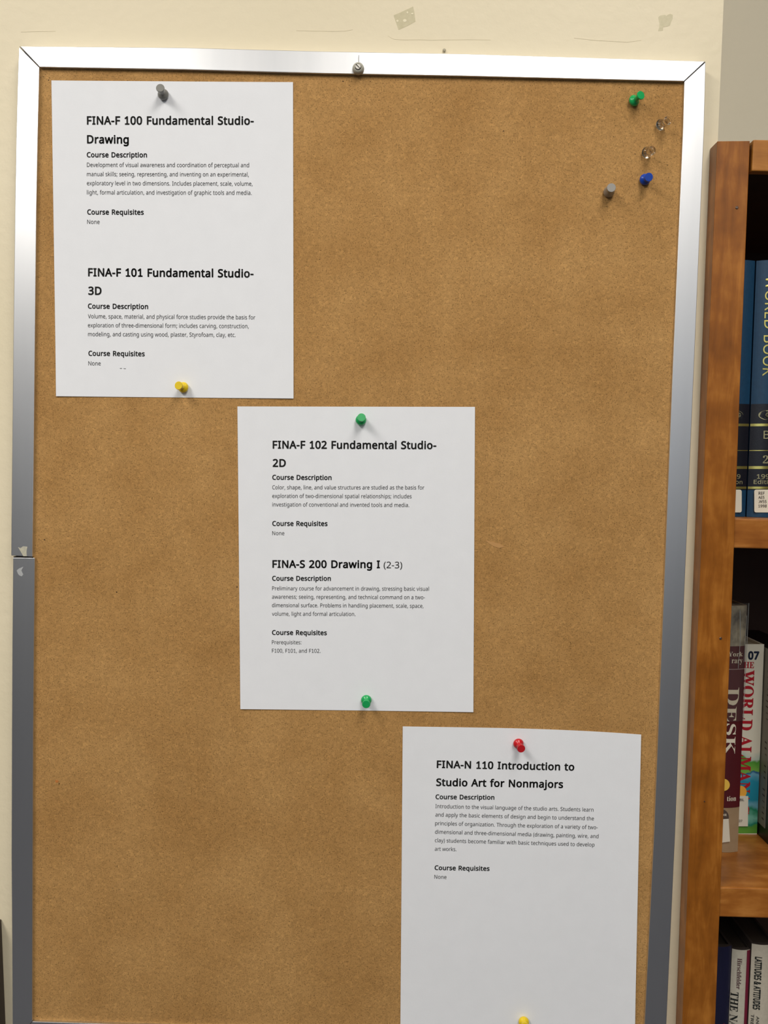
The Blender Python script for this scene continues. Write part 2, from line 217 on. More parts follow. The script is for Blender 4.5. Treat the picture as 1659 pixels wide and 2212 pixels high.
# ------------------------------------------------------------------ lettering
SANS = ' 104|\n&294|122,291 159,283 173,274 183,262 189,247 191,229 187,206 175,186 134,154 211,79 228,108 239,143 275,143 259,95 234,57 293,0 245,0 210,34 183,14 151,1 111,-4 86,-2 64,5 46,16 32,32 24,51 21,75 29,110 50,136 83,159 67,179 53,201 48,228 50,246 57,262 68,274 82,283|104,137 80,120 64,101 58,76 62,56 73,40 90,31 113,27 137,29 157,36 188,56|121,262 105,260 93,253 85,242 83,229 90,202 112,175 146,201 154,214 156,229 154,242 147,253 135,260\n(120|16,110 22,174 42,234 75,286 108,286 91,260 77,233 66,203 58,173 53,142 52,110 58,49 77,-10 108,-63 75,-63 42,-12 22,47\n)120|104,110 98,47 79,-12 45,-63 12,-63 43,-10 62,49 69,110 62,173 43,233 12,286 45,286 79,234 98,174\n,107|77,42 68,12 56,-21 43,-52 16,-52 24,-19 31,15 36,47 74,47\n-129|16,92 16,123 113,123 113,92\n.107|29,22 31,34 36,43 53,49 71,43 77,34 79,22 77,9 71,1 53,-6 36,1 31,9\n0229|210,144 204,81 188,35 175,18 158,6 138,-2 114,-4 85,0 61,14 43,35 30,64 24,88 21,114 20,144 21,173 24,200 29,223 41,252 59,273 84,286 114,291 144,286 168,273 186,252 199,223 205,200 209,173|55,144 61,78 68,55 80,39 95,29 114,26 134,29 149,39 160,55 168,78 174,144 168,209 160,231 149,248 134,257 114,261 95,257 80,248 68,231 61,209\n1229|142,0 108,0 108,200 108,220 109,235 109,249 98,239 85,227 54,202 36,226 113,286 142,286\n2229|209,0 19,0 19,29 94,105 131,144 153,177 161,212 157,233 147,248 131,257 110,260 74,253 41,233 22,257 47,274 76,286 110,290 135,288 156,281 173,270 186,255 194,236 197,214 195,192 188,172 162,133 123,93 64,34 64,32 209,32\n3229|198,219 190,186 170,163 138,151 138,149 168,142 190,128 202,107 206,81 204,58 195,37 180,20 159,7 141,1 120,-3 97,-4 55,-1 18,12 18,45 57,31 97,26 130,29 153,41 165,59 170,82 167,98 160,111 149,121 133,128 89,133 62,133 62,163 90,163 129,170 153,189 162,217 158,235 148,249 131,258 109,261 82,258 59,249 37,237 20,261 58,281 82,288 109,290 136,288 159,281 176,270 192,247\n4229|221,65 180,65 180,0 146,0 146,65 8,65 8,95 143,288 180,288 180,97 221,97|146,187 146,206 146,222 147,237 148,250 146,250 138,234 129,219 43,97 146,97\n5229|110,176 138,173 161,166 180,153 195,137 204,116 206,91 203,64 194,40 178,21 157,7 131,-1 99,-4 58,0 25,12 25,45 60,31 100,26 137,33 151,41 162,53 168,69 170,88 166,113 153,131 131,142 99,146 73,144 50,140 32,151 43,286 186,286 186,254 73,254 66,171 85,174\n6229|22,122 25,171 37,217 61,255 77,270 98,281 123,288 153,290 172,289 188,287 188,257 172,260 154,261 129,259 108,252 91,241 79,227 63,190 57,146 60,146 75,163 97,175 128,179 151,177 171,169 188,156 200,139 208,118 211,92 208,65 199,41 186,22 168,8 146,-1 119,-4 81,4 50,27 38,45 29,66|119,26 142,30 160,42 172,63 176,92 172,117 162,136 144,148 120,152 87,144 66,124 58,99 62,73 73,49 92,32\n7229|55,0 172,254 18,254 18,286 210,286 210,259 93,0\n8229|114,290 159,282 176,273 189,259 197,242 200,222 193,192 173,169 146,152 178,133 201,108 207,92 209,74 206,52 198,33 184,17 165,6 142,-2 115,-4 87,-2 63,5 44,16 31,31 22,50 20,73 22,91 28,107 50,132 79,150 54,168 35,191 29,222 32,242 40,259 53,273 71,282|54,73 58,53 69,38 88,28 115,24 140,28 159,38 171,54 175,74 167,98 147,117 115,133 108,135 79,119 60,99|114,262 94,259 78,251 67,238 63,221 70,196 89,179 116,165 141,178 159,196 165,221 162,238 151,251 135,259\n9229|209,164 205,115 193,70 170,31 153,17 132,5 107,-2 77,-4 58,-3 41,0 41,30 58,26 76,25 102,27 122,34 139,45 152,59 167,96 173,140 170,140 155,123 133,111 102,107 79,110 59,117 43,130 30,147 23,168 20,194 23,222 31,245 45,265 63,279 86,287 111,290 150,282 180,259 201,220|111,261 89,257 71,244 59,223 55,194 58,169 68,151 85,139 110,135 143,143 165,162 173,187 169,213 158,237 138,254\n:107|29,22 31,34 36,43 53,49 71,43 77,34 79,22 77,9 71,1 53,-6 36,1 31,9|29,193 31,206 36,215 53,221 71,215 77,206 79,193 77,181 71,172 53,166 36,172 31,181\n;107|73,42 64,12 52,-21 39,-52 12,-52 18,-28 24,-2 29,24 33,47 71,47|28,193 30,206 35,215 53,221 70,215 76,206 78,193 76,181 70,172 53,166 35,172 30,181\nA256|219,0 184,89 71,89 36,0 0,0 112,287 144,287 256,0|141,207 137,219 132,236 128,250 123,234 119,219 115,207 83,121 173,121\nB261|121,286 154,285 181,279 202,270 217,257 226,239 229,215 223,185 205,164 175,152 175,150 207,140 231,118 237,102 239,81 236,57 227,37 212,21 193,9 168,2 140,0 39,0 39,286|128,164 159,167 178,176 189,191 192,211 188,232 175,245 154,253 122,255 75,255 75,164|75,134 75,30 133,30 165,34 186,45 197,62 200,84 194,111 185,121 172,128 130,134\nC253|162,259 120,251 103,241 89,228 69,191 63,143 64,121 67,100 74,82 87,59 106,42 131,31 161,28 197,31 230,39 230,8 197,-1 156,-4 128,-2 104,4 83,14 65,28 50,45 39,65 31,89 26,115 24,144 25,165 28,184 33,203 45,228 60,249 79,267 103,280 131,288 162,290 204,286 241,273 227,243 197,254\nD293|268,146 266,116 260,89 250,65 237,45 220,29 199,16 176,7 149,2 119,0 39,0 39,286 127,286 155,285 180,279 202,270 222,258 238,242 251,223 261,201 266,175|230,145 229,169 225,189 218,207 202,229 181,244 154,252 122,255 75,255 75,31 114,31 149,34 178,44 201,60 217,82 227,110\nE223|199,0 39,0 39,286 199,286 199,255 75,255 75,165 192,165 192,134 75,134 75,32 199,32\nF208|75,0 39,0 39,286 199,286 199,255 75,255 75,153 191,153 191,121 75,121\nH297|258,0 222,0 222,134 75,134 75,0 39,0 39,286 75,286 75,165 222,165 222,286 258,286\nI136|119,0 16,0 16,21 50,28 50,257 16,265 16,286 119,286 119,265 86,257 86,28 119,21\nK248|248,0 206,0 104,137 75,111 75,0 39,0 39,286 75,286 75,145 99,172 124,200 202,286 244,286 130,162\nL210|39,0 39,286 75,286 75,32 200,32 200,0\nN305|266,0 224,0 71,238 69,238 70,216 72,189 72,160 72,0 39,0 39,286 81,286 233,49 235,49 234,69 233,97 232,125 232,286 266,286\nO313|289,144 288,122 285,102 280,83 270,58 255,36 237,19 214,6 187,-1 157,-4 125,-1 98,7 75,19 57,37 43,58 32,83 24,144 26,172 31,198 39,221 50,241 65,258 83,272 104,283 129,289 157,291 184,289 208,283 229,272 247,259 262,242 274,221 282,198 287,172|63,144 64,121 67,100 73,81 85,58 104,41 127,31 157,27 186,31 210,41 228,58 241,81 246,100 249,121 251,144 248,177 241,205 228,228 210,245 187,256 157,259 128,256 104,245 85,228 73,205 67,187 64,166\nP243|115,286 149,284 176,276 196,264 211,248 219,227 222,202 216,168 197,139 182,128 162,119 108,111 75,111 75,0 39,0 39,286|111,255 75,255 75,142 104,142 149,148 165,156 176,167 183,182 185,200 180,225 167,242 144,252\nQ313|289,144 288,121 285,100 279,80 268,54 251,32 231,15 205,3 274,-68 222,-68 167,-4 162,-4 157,-4 125,-1 98,7 75,19 57,37 43,58 32,83 24,144 26,172 31,198 39,221 50,241 65,258 83,272 104,283 129,289 157,291 184,289 208,283 229,272 247,259 262,242 274,221 282,198 287,172|63,144 64,121 67,100 73,81 85,58 104,41 127,31 157,27 186,31 210,41 228,58 241,81 246,100 249,121 251,144 248,177 241,205 228,228 210,245 187,256 157,259 128,256 104,245 85,228 73,205 67,187 64,166\nR249|118,286 150,284 177,277 197,266 211,250 219,230 222,205 220,184 214,167 192,143 165,128 243,0 201,0 132,118 75,118 75,0 39,0 39,286|116,255 75,255 75,149 118,149 148,152 169,163 181,180 185,203 183,220 177,233 168,243 155,250\nS220|201,77 198,53 189,33 174,17 153,6 128,-2 99,-4 68,-2 42,2 20,10 20,44 56,32 101,27 136,33 158,49 165,73 159,97 139,115 98,132 66,147 43,165 29,188 24,217 27,239 36,256 50,271 68,281 90,288 115,290 159,286 194,274 183,243 151,254 115,259 85,253 67,239 61,217 67,193 86,176 123,159 166,139 192,114 199,97\nT223|130,0 93,0 93,255 4,255 4,286 219,286 219,255 130,255\nU293|257,101 254,73 245,48 229,26 208,10 190,2 169,-2 145,-4 112,-1 85,9 64,25 48,47 39,72 36,102 36,286 72,286 72,101 77,70 91,47 114,32 147,27 171,30 189,37 204,48 213,63 221,101 221,286 257,286\nV241|241,286 138,0 102,0 0,286 38,286 102,103 110,80 116,60 120,40 125,60 131,81 138,103 202,286\nW373|368,286 291,0 255,0 199,188 194,205 190,222 187,236 185,244 183,236 180,222 176,205 171,186 117,0 81,0 5,286 43,286 87,111 91,93 95,76 98,59 101,43 103,60 107,77 111,95 116,113 166,286 204,286 256,112 261,94 266,75 269,58 272,43 275,64 280,87 286,112 330,286\nZ229|214,0 15,0 15,27 166,254 20,254 20,286 210,286 210,259 59,32 214,32\na225|115,219 139,217 159,211 174,201 188,179 192,146 192,0 167,0 160,30 158,30 139,11 117,0 86,-4 52,3 38,11 27,24 21,40 18,60 25,88 44,109 64,119 90,125 121,128 158,130 158,142 155,165 146,180 132,187 113,190 81,185 53,174 42,200 75,213|126,104 92,100 70,91 59,77 55,59 58,44 66,33 79,27 94,24 119,28 140,39 153,59 158,86 158,105\nb247|69,231 69,205 67,186 69,186 95,209 113,216 136,219 161,215 182,206 200,191 214,169 222,141 225,107 223,84 220,64 214,46 200,24 182,8 161,-1 136,-4 113,-2 95,5 69,27 67,27 59,0 34,0 34,305 69,305|130,189 109,187 94,181 82,170 75,154 69,109 69,107 71,83 75,62 82,46 101,31 131,25 156,31 174,47 182,63 186,83 188,108 186,133 182,153 174,169 156,184\nc192|120,-4 93,-1 70,8 50,22 35,44 28,62 23,82 22,106 24,131 28,153 35,171 51,192 71,207 95,216 123,219 154,216 179,207 168,178 146,185 122,188 102,186 86,179 74,167 65,152 59,107 65,63 74,47 86,36 101,29 120,26 151,30 176,39 176,8 152,-1\nd247|110,-4 85,-1 64,8 46,24 33,45 25,73 22,107 25,141 33,169 46,191 64,206 86,216 111,219 140,215 162,203 177,187 180,187 178,203 177,219 177,305 213,305 213,0 184,0 179,29 177,29 162,12 140,0|116,25 145,30 164,44 174,67 178,100 178,107 176,131 172,152 164,168 146,184 115,190 91,184 73,167 65,150 60,130 59,106 60,83 65,63 73,47 91,31\ne226|117,219 143,216 165,207 182,192 195,173 203,149 206,122 206,101 59,101 64,69 77,45 99,31 127,26 163,30 196,41 196,10 164,-1 126,-4 97,-1 72,8 51,24 35,46 28,63 24,83 22,106 23,128 27,148 34,166 48,189 67,205 90,216|117,190 94,186 77,174 65,154 59,129 169,129 163,161 146,182 133,188\nf138|133,188 79,188 79,0 44,0 44,188 6,188 6,204 44,216 44,229 46,254 52,273 62,288 76,299 93,305 113,307 137,305 155,300 146,272 131,276 114,278 98,275 88,266 81,251 79,229 79,215 133,215\ng247|110,219 149,211 164,201 178,186 180,186 184,215 213,215 213,-4 210,-32 202,-55 189,-73 170,-86 146,-94 116,-96 74,-93 39,-83 39,-50 75,-63 118,-67 143,-63 162,-51 174,-32 178,-6 178,2 178,16 179,28 177,28 165,14 149,4 111,-4 85,-1 63,9 46,25 32,47 25,75 22,107 25,139 32,166 46,189 63,205 85,216|115,189 98,187 84,180 73,168 65,152 59,107 60,82 65,62 73,46 91,30 116,25 144,29 163,42 174,65 178,99 178,107 171,154 163,170 151,181 135,187\nh248|69,215 69,200 67,185 70,185 87,204 110,215 137,219 161,216 180,210 196,200 206,185 213,165 215,140 215,0 180,0 180,138 178,160 169,176 154,186 132,189 111,187 95,180 83,169 75,154 69,111 69,0 34,0 34,305 69,305\ni103|69,215 69,0 34,0 34,215|52,296 66,290 73,273 66,256 52,251 37,256 31,273 37,290\nj103|9,-96 -9,-95 -22,-91 -22,-63 -10,-66 4,-67 26,-60 32,-50 34,-33 34,215 69,215 69,-32 63,-67 55,-79 43,-89 28,-94|31,273 37,290 52,296 66,290 73,273 66,256 52,251 37,256\nk214|69,146 68,129 67,111 69,111 76,120 86,132 95,142 163,215 204,215 117,123 211,0 168,0 93,100 69,79 69,0 34,0 34,305 69,305\nl103|69,0 34,0 34,305 69,305\nm375|270,219 302,214 324,200 334,185 340,165 342,140 342,0 308,0 308,138 305,160 297,176 283,186 264,189 237,185 219,171 209,149 206,119 206,0 171,0 171,138 166,167 152,184 127,189 107,187 93,180 82,169 75,154 69,111 69,0 34,0 34,215 63,215 68,186 70,186 86,204 108,215 133,219 156,217 175,210 189,199 199,183 201,183 214,199 230,210 250,217\nn248|138,219 161,217 180,211 196,200 207,185 213,165 215,140 215,0 180,0 180,138 178,160 169,176 154,186 132,189 102,184 83,169 73,145 69,111 69,0 34,0 34,215 63,215 68,186 70,186 88,204 111,215\no243|221,108 214,60 194,25 162,3 121,-4 81,3 50,25 29,60 22,108 23,130 27,151 34,168 49,190 69,206 93,216 122,219 149,216 173,206 193,190 208,168 215,151 220,130|59,108 65,64 74,47 86,35 102,28 121,25 141,28 157,35 169,47 178,64 184,108 178,152 169,168 157,179 141,187 121,189 93,184 73,168 65,151 60,131\np247|136,219 161,216 182,207 200,191 214,170 222,142 225,108 223,85 220,64 214,46 200,24 183,9 161,-1 136,-4 107,0 85,12 69,27 67,27 69,10 69,-8 69,-96 34,-96 34,215 63,215 68,186 69,186 85,202 106,215|130,189 110,187 95,181 84,171 76,156 69,115 69,108 75,63 83,47 94,35 110,28 131,25 149,28 163,36 174,49 182,66 188,108 186,131 182,151 174,167 156,184\nq247|177,-4 178,12 179,29 177,29 151,6 133,-2 109,-4 85,-1 64,8 46,24 33,45 25,73 22,107 23,130 27,151 33,169 47,191 65,206 86,216 111,219 134,217 152,209 178,186 179,186 184,215 213,215 213,-96 177,-96|116,25 136,27 152,33 163,43 171,58 178,99 178,107 176,132 172,152 164,169 145,184 115,190 90,184 73,167 65,150 60,130 59,106 60,83 65,63 73,47 91,31\nr166|134,219 147,218 160,217 155,184 144,186 132,187 108,182 88,167 74,144 69,115 69,0 34,0 34,215 63,215 67,176 69,176 85,197 107,213\ns192|174,59 171,40 164,24 151,12 134,3 88,-4 50,0 21,10 21,42 52,30 89,24 112,27 128,33 137,43 140,56 136,71 120,83 87,98 51,114 28,133 22,146 20,162 26,186 43,204 59,212 79,217 101,219 138,215 170,204 158,176 129,186 99,190 66,183 57,175 54,164 59,149 77,137 109,123 144,107 166,88\nt145|106,25 122,26 136,29 136,2 120,-2 100,-4 69,2 56,10 46,22 39,39 37,63 37,188 6,188 6,204 37,219 51,264 72,264 72,215 134,215 134,188 72,188 72,63 75,46 82,34 92,27\nu248|214,215 214,0 185,0 180,28 178,28 160,10 137,-1 110,-4 86,-2 67,4 51,15 40,30 34,49 32,74 32,215 67,215 67,77 70,54 79,38 94,28 115,25 137,28 153,34 165,45 173,61 178,103 178,215\nv204|81,0 0,215 38,215 83,88 90,69 97,48 101,31 102,31 107,48 114,69 120,88 166,215 204,215 122,0\nw315|173,121 168,138 164,154 160,168 158,178 156,178 154,168 151,154 147,138 142,121 103,0 63,0 4,215 41,215 71,101 77,77 82,55 85,36 86,36 89,49 92,64 96,80 101,94 139,215 177,215 214,94 220,75 225,54 229,37 230,37 233,54 238,76 245,101 275,215 311,215 251,0 210,0\nx212|85,110 11,215 51,215 106,134 161,215 201,215 127,110 205,0 165,0 106,86 47,0 7,0\ny204|0,215 38,215 85,93 92,72 98,52 103,34 104,34 112,60 123,93 166,215 204,215 112,-30 94,-65 69,-88 53,-94 34,-96 17,-95 4,-93 4,-65 15,-67 28,-67 50,-63 65,-50 76,-29 87,-1\nz188|173,0 16,0 16,23 131,188 22,188 22,215 170,215 170,188 56,27 173,27'
SERIF = '0188|94,-3 67,1 45,12 30,31 19,55 11,121 12,144 15,166 19,185 30,210 45,228 67,239 94,243 121,239 142,228 157,210 168,185 173,166 175,144 176,120 175,96 173,75 168,55 157,31 141,12 120,1|94,18 110,25 119,45 124,120 119,195 110,215 94,221 79,215 70,195 63,120 70,45 79,25\n1188|33,0 33,18 60,18 73,22 77,40 77,208 54,183 34,173 20,180 14,198 37,206 66,224 89,241 127,241 127,40 130,24 144,18 171,18 171,0\n2188|12,0 12,35 61,85 93,123 109,153 113,186 111,202 106,214 98,220 87,223 72,219 63,208 58,190 56,165 39,166 25,172 16,182 13,198 21,220 46,237 87,243 120,239 144,228 159,211 164,187 160,165 146,140 119,110 77,69 44,37 122,37 140,43 150,60 152,71 172,71 171,0\n7188|55,0 145,203 56,203 43,199 37,186 35,169 15,169 16,240 177,240 177,223 84,0\nA218|-4,0 -4,9 12,15 25,37 103,233 112,233 192,43 206,17 212,11 222,9 222,0 115,0 115,9 135,13 142,23 136,41 126,66 52,66 39,35 38,29 37,24 43,13 62,9 64,9 64,0|57,80 121,80 88,160\nC234|128,-5 107,-4 87,1 69,10 45,28 28,52 20,71 15,92 13,114 15,136 20,157 28,175 46,199 69,217 88,226 108,231 130,233 155,230 184,220 194,218 204,221 210,233 218,233 218,154 210,154 196,182 178,203 157,217 133,222 99,210 79,173 72,113 79,57 102,23 139,12 159,14 179,22 198,35 214,53 224,44 198,17 166,0\nD248|10,0 10,9 31,15 37,37 37,187 35,203 30,213 7,219 7,228 111,228 148,224 178,215 203,198 220,176 231,148 234,114 221,51 181,13 114,0|111,12 140,18 160,37 168,57 174,83 175,115 168,171 147,205 111,217 95,212 91,192 91,36 95,17\nE221|7,0 7,8 22,10 31,15 36,24 38,39 38,184 36,202 31,213 22,218 8,219 8,228 199,228 199,160 192,160 184,186 170,203 148,212 116,215 100,214 93,208 91,194 91,123 97,123 116,126 130,134 138,150 144,173 152,173 152,59 144,59 137,91 120,107 93,111 91,111 91,34 96,17 115,14 157,19 185,37 206,72 215,72 201,0\nH262|8,0 8,9 31,16 37,40 37,189 31,212 8,219 8,228 121,228 121,219 102,216 93,208 91,189 91,125 171,125 171,189 169,208 160,216 141,219 141,228 254,228 254,219 230,212 225,189 225,40 231,16 239,11 254,9 254,0 141,0 141,9 165,15 169,24 171,40 171,110 91,110 91,40 97,16 121,9 121,0\nI130|7,0 7,9 31,16 36,24 38,38 38,193 32,214 7,219 7,228 122,228 122,219 98,214 93,206 91,193 91,39 94,22 103,13 123,9 123,0\nK255|8,0 8,9 32,16 38,40 38,189 31,212 8,219 8,228 121,228 121,219 102,216 94,208 91,189 91,117 161,187 171,199 174,209 167,217 145,219 145,228 243,228 243,219 238,219 218,215 196,202 172,180 135,142 232,23 243,12 260,9 260,0 140,0 140,9 153,9 161,10 167,17 158,33 100,107 91,99 91,40 97,16 121,9 121,0\nL213|8,0 8,9 31,16 37,40 37,189 31,212 8,219 8,228 125,228 125,219 104,217 94,208 91,189 91,41 93,24 100,16 117,14 157,20 172,28 185,40 204,77 214,77 201,0\nM317|7,0 7,9 31,16 36,25 38,40 38,191 35,208 26,216 7,219 7,228 92,228 158,71 225,228 309,228 309,219 286,212 280,189 280,43 282,21 291,12 308,9 308,0 198,0 198,9 216,12 225,22 227,42 227,199 144,0 135,0 53,194 53,40 54,24 60,15 85,9 85,0\nN247|201,-5 53,175 53,39 59,15 83,9 83,0 9,0 9,9 27,12 36,21 38,39 38,194 18,217 9,219 9,228 78,228 195,84 195,189 193,207 184,216 166,219 166,228 240,228 240,219 217,212 211,188 211,-5\nO263|130,-5 106,-3 84,4 47,29 33,46 22,67 16,89 14,114 16,138 22,161 33,181 47,199 65,213 85,224 108,231 133,233 157,231 179,224 216,199 240,162 247,139 249,114 247,89 240,67 230,46 215,29 177,4 155,-3|132,6 164,18 183,54 190,114 188,146 183,173 174,194 155,215 130,222 98,210 79,174 73,114 74,81 80,55 89,34 108,13\nR236|8,0 8,9 31,16 37,40 37,189 31,212 8,219 8,228 108,228 139,226 164,221 184,213 202,194 209,167 203,143 186,124 157,112 216,25 226,13 239,9 240,9 240,0 169,0 101,106 91,106 91,40 97,16 121,9 121,0|91,117 102,117 124,120 140,129 149,145 152,168 147,194 134,210 112,216 95,211 91,193\nS195|21,-5 21,79 31,79 41,47 56,25 75,12 98,7 115,10 128,18 137,30 139,45 133,65 112,80 81,95 56,110 38,126 28,144 25,166 27,185 34,201 44,215 58,225 74,231 92,233 115,231 141,224 146,223 150,222 157,225 160,233 170,233 170,160 161,160 147,192 124,214 97,222 82,220 70,213 62,203 60,190 62,178 69,168 94,151 127,136 159,117 175,94 180,66 177,46 169,29 157,15 140,4 120,-3 96,-5 79,-4 63,0 49,5 42,6 35,4 31,-5\nT212|46,0 46,9 61,10 71,15 76,25 78,40 78,217 75,217 51,213 33,202 20,183 14,159 5,159 5,228 205,228 205,158 197,158 187,191 166,210 134,217 132,217 132,40 133,25 138,15 148,10 164,9 164,0\nV214|106,-6 22,190 11,210 -7,219 -7,228 105,228 105,219 83,216 76,205 81,189 129,72 174,189 177,204 171,216 149,219 149,228 221,228 221,219 204,214 191,191 115,-6\nW306|85,-5 16,196 8,214 -8,219 -8,228 90,228 90,219 75,216 70,205 74,186 111,77 150,176 143,199 134,215 115,219 115,228 220,228 220,219 202,216 196,206 199,193 237,83 270,185 274,203 269,215 252,219 252,228 312,228 312,219 297,211 287,190 223,-5 214,-5 158,154 95,-5\nY213|51,0 51,9 74,16 80,40 80,89 23,193 7,215 0,218 -7,219 -7,228 103,228 103,219 98,219 83,216 78,208 82,196 124,113 167,183 174,204 168,215 149,219 147,219 147,228 220,228 220,219 204,212 191,196 134,102 134,40 140,16 164,9 164,0\na172|127,-5 108,1 100,17 76,1 48,-4 32,-2 20,6 13,17 10,32 15,52 32,68 49,77 71,86 99,95 99,121 93,141 74,148 58,145 52,137 57,128 61,116 55,101 39,95 22,102 16,118 25,139 47,154 81,159 112,156 132,146 143,129 146,105 146,31 147,20 152,17 160,21 165,14 147,0|76,17 87,20 99,32 99,85 69,69 59,42 63,23\nc147|78,-5 60,-2 43,5 29,18 19,34 12,53 10,75 12,98 20,118 32,135 48,148 67,157 87,160 109,157 125,149 135,137 139,123 133,108 118,102 103,108 98,125 98,131 99,136 95,145 85,148 69,142 59,124 56,94 59,61 69,38 83,24 102,19 119,23 136,36 142,30 124,11 103,-1\nd185|70,-5 53,-2 39,5 27,17 17,33 10,74 12,98 18,119 28,136 41,149 56,157 73,159 94,154 111,140 111,200 106,215 88,220 88,228 160,228 160,38 162,20 177,14 177,5 111,-5 111,19 94,1|86,14 101,21 111,38 111,121 103,135 87,140 74,136 65,125 59,77 65,29 73,18\ne150|77,-5 59,-2 42,5 29,18 18,34 12,55 10,79 12,101 19,120 30,136 43,149 60,157 79,159 104,154 124,140 137,117 141,87 141,83 58,83 63,49 77,28 100,21 118,27 135,43 142,36 124,13 102,0|58,96 101,96 101,107 97,139 90,146 81,148 64,137 58,102\nf107|7,0 7,8 20,11 25,17 26,37 26,138 8,138 8,155 26,155 26,177 30,200 42,218 62,229 87,232 106,230 120,223 129,212 132,200 126,183 112,178 98,183 92,195 96,210 98,213 99,216 97,220 90,222 81,220 77,215 74,195 74,155 102,155 102,138 74,138 74,33 79,13 100,8 100,0\nh190|9,0 9,8 22,13 26,28 26,199 23,215 9,220 9,228 74,228 74,133 95,153 122,159 146,153 160,135 165,106 165,28 169,13 182,8 182,0 101,0 101,8 103,8 114,13 118,28 118,108 115,129 110,134 101,136 87,131 74,118 74,28 77,13 90,8 90,0\ni99|50,181 32,188 25,206 32,224 50,232 68,224 76,206 68,188|9,0 9,8 23,13 26,28 26,126 23,142 10,147 10,155 74,155 74,28 77,13 90,8 90,0\nk179|9,0 9,8 23,13 26,28 26,199 24,215 10,220 10,228 74,228 74,84 113,124 122,139 118,145 104,147 103,147 103,155 173,155 173,147 154,142 137,130 111,104 173,17 188,8 188,0 105,0 105,8 108,8 117,10 120,16 116,25 81,74 74,67 74,28 77,13 90,8 90,0\nl100|9,0 9,8 23,13 26,28 26,199 24,215 10,220 10,228 74,228 74,28 77,13 90,8 90,0\nn190|9,0 9,8 22,13 26,28 26,127 23,142 9,147 9,155 74,155 74,134 95,153 122,159 146,153 160,135 165,106 165,28 169,13 182,8 182,0 101,0 101,8 103,8 114,13 118,28 118,108 115,129 110,134 101,136 87,131 74,118 74,28 77,13 90,8 90,0\no168|84,-5 63,-2 45,6 30,18 19,35 12,55 9,77 12,99 19,119 30,136 45,149 63,157 84,159 105,157 123,149 138,136 149,120 156,100 158,77 156,54 149,34 138,18 123,5 105,-2|84,6 96,9 104,19 109,41 110,77 108,114 104,135 96,146 84,149 72,146 64,135 58,77 60,41 64,19 72,9\nr144|9,0 9,8 23,13 26,28 26,126 23,143 10,147 10,155 73,155 73,126 94,151 117,159 129,157 138,152 145,133 139,117 124,111 111,115 103,125 94,130 81,121 75,96 75,28 79,13 99,8 99,0\ns144|76,-5 43,3 37,4 30,2 26,-4 18,-4 18,53 27,53 33,34 43,19 56,10 70,7 89,13 96,29 92,42 78,52 53,65 27,85 21,97 18,110 22,130 32,145 49,156 71,160 83,158 99,154 103,153 106,152 115,160 122,160 122,111 114,111 98,139 87,146 75,148 58,143 52,130 58,116 73,106 96,95 121,76 127,63 129,47 125,26 114,9 97,-2\nt114|62,-5 44,-2 33,5 26,18 24,36 24,139 10,139 10,150 44,185 64,212 72,212 72,155 104,155 104,139 72,139 72,41 75,25 84,20 95,24 103,37 111,33 99,12 82,-1\ny150|26,-70 5,-62 -1,-53 -3,-42 2,-27 18,-20 32,-25 37,-38 37,-41 37,-44 43,-49 57,-37 65,-22 70,-2 18,125 12,138 8,144 -2,147 -2,155 81,155 81,147 68,145 64,137 65,133 66,128 93,59 115,121 118,130 119,137 115,145 101,147 101,155 150,155 150,147 139,140 130,121 81,-12 65,-48 48,-65'
def load_glyphs(s):
    d = {}
    for ln in s.split('\n'):
        ch, rest = ln[0], ln[1:].split('|')
        d[ch] = (int(rest[0]), [[tuple(int(v) for v in p.split(',')) for p in c.split(' ')] for c in rest[1:] if c])
    return d
G_SANS, G_SERIF = load_glyphs(SANS), load_glyphs(SERIF)
G_SANS['I'] = (150, [[(125, 0), (25, 0), (25, 26), (58, 26), (58, 260), (25, 260), (25, 286), (125, 286), (125, 260), (92, 260), (92, 26), (125, 26)]])
a1, c1 = G_SANS['1']; k1 = c1[0].index((142, 0)); k2 = c1[0].index((108, 0))
assert (k2-k1) % len(c1[0]) == 1
c = c1[0][k1:]+c1[0][:k1]
G_SANS['1'] = (a1, [[(142, 26), (200, 26), (200, 0), (48, 0), (48, 26), (108, 26)]+c[2:]])
G_SERIF[' '] = (90, [])
CAP = {'sans': 286.0, 'serif': 228.0}

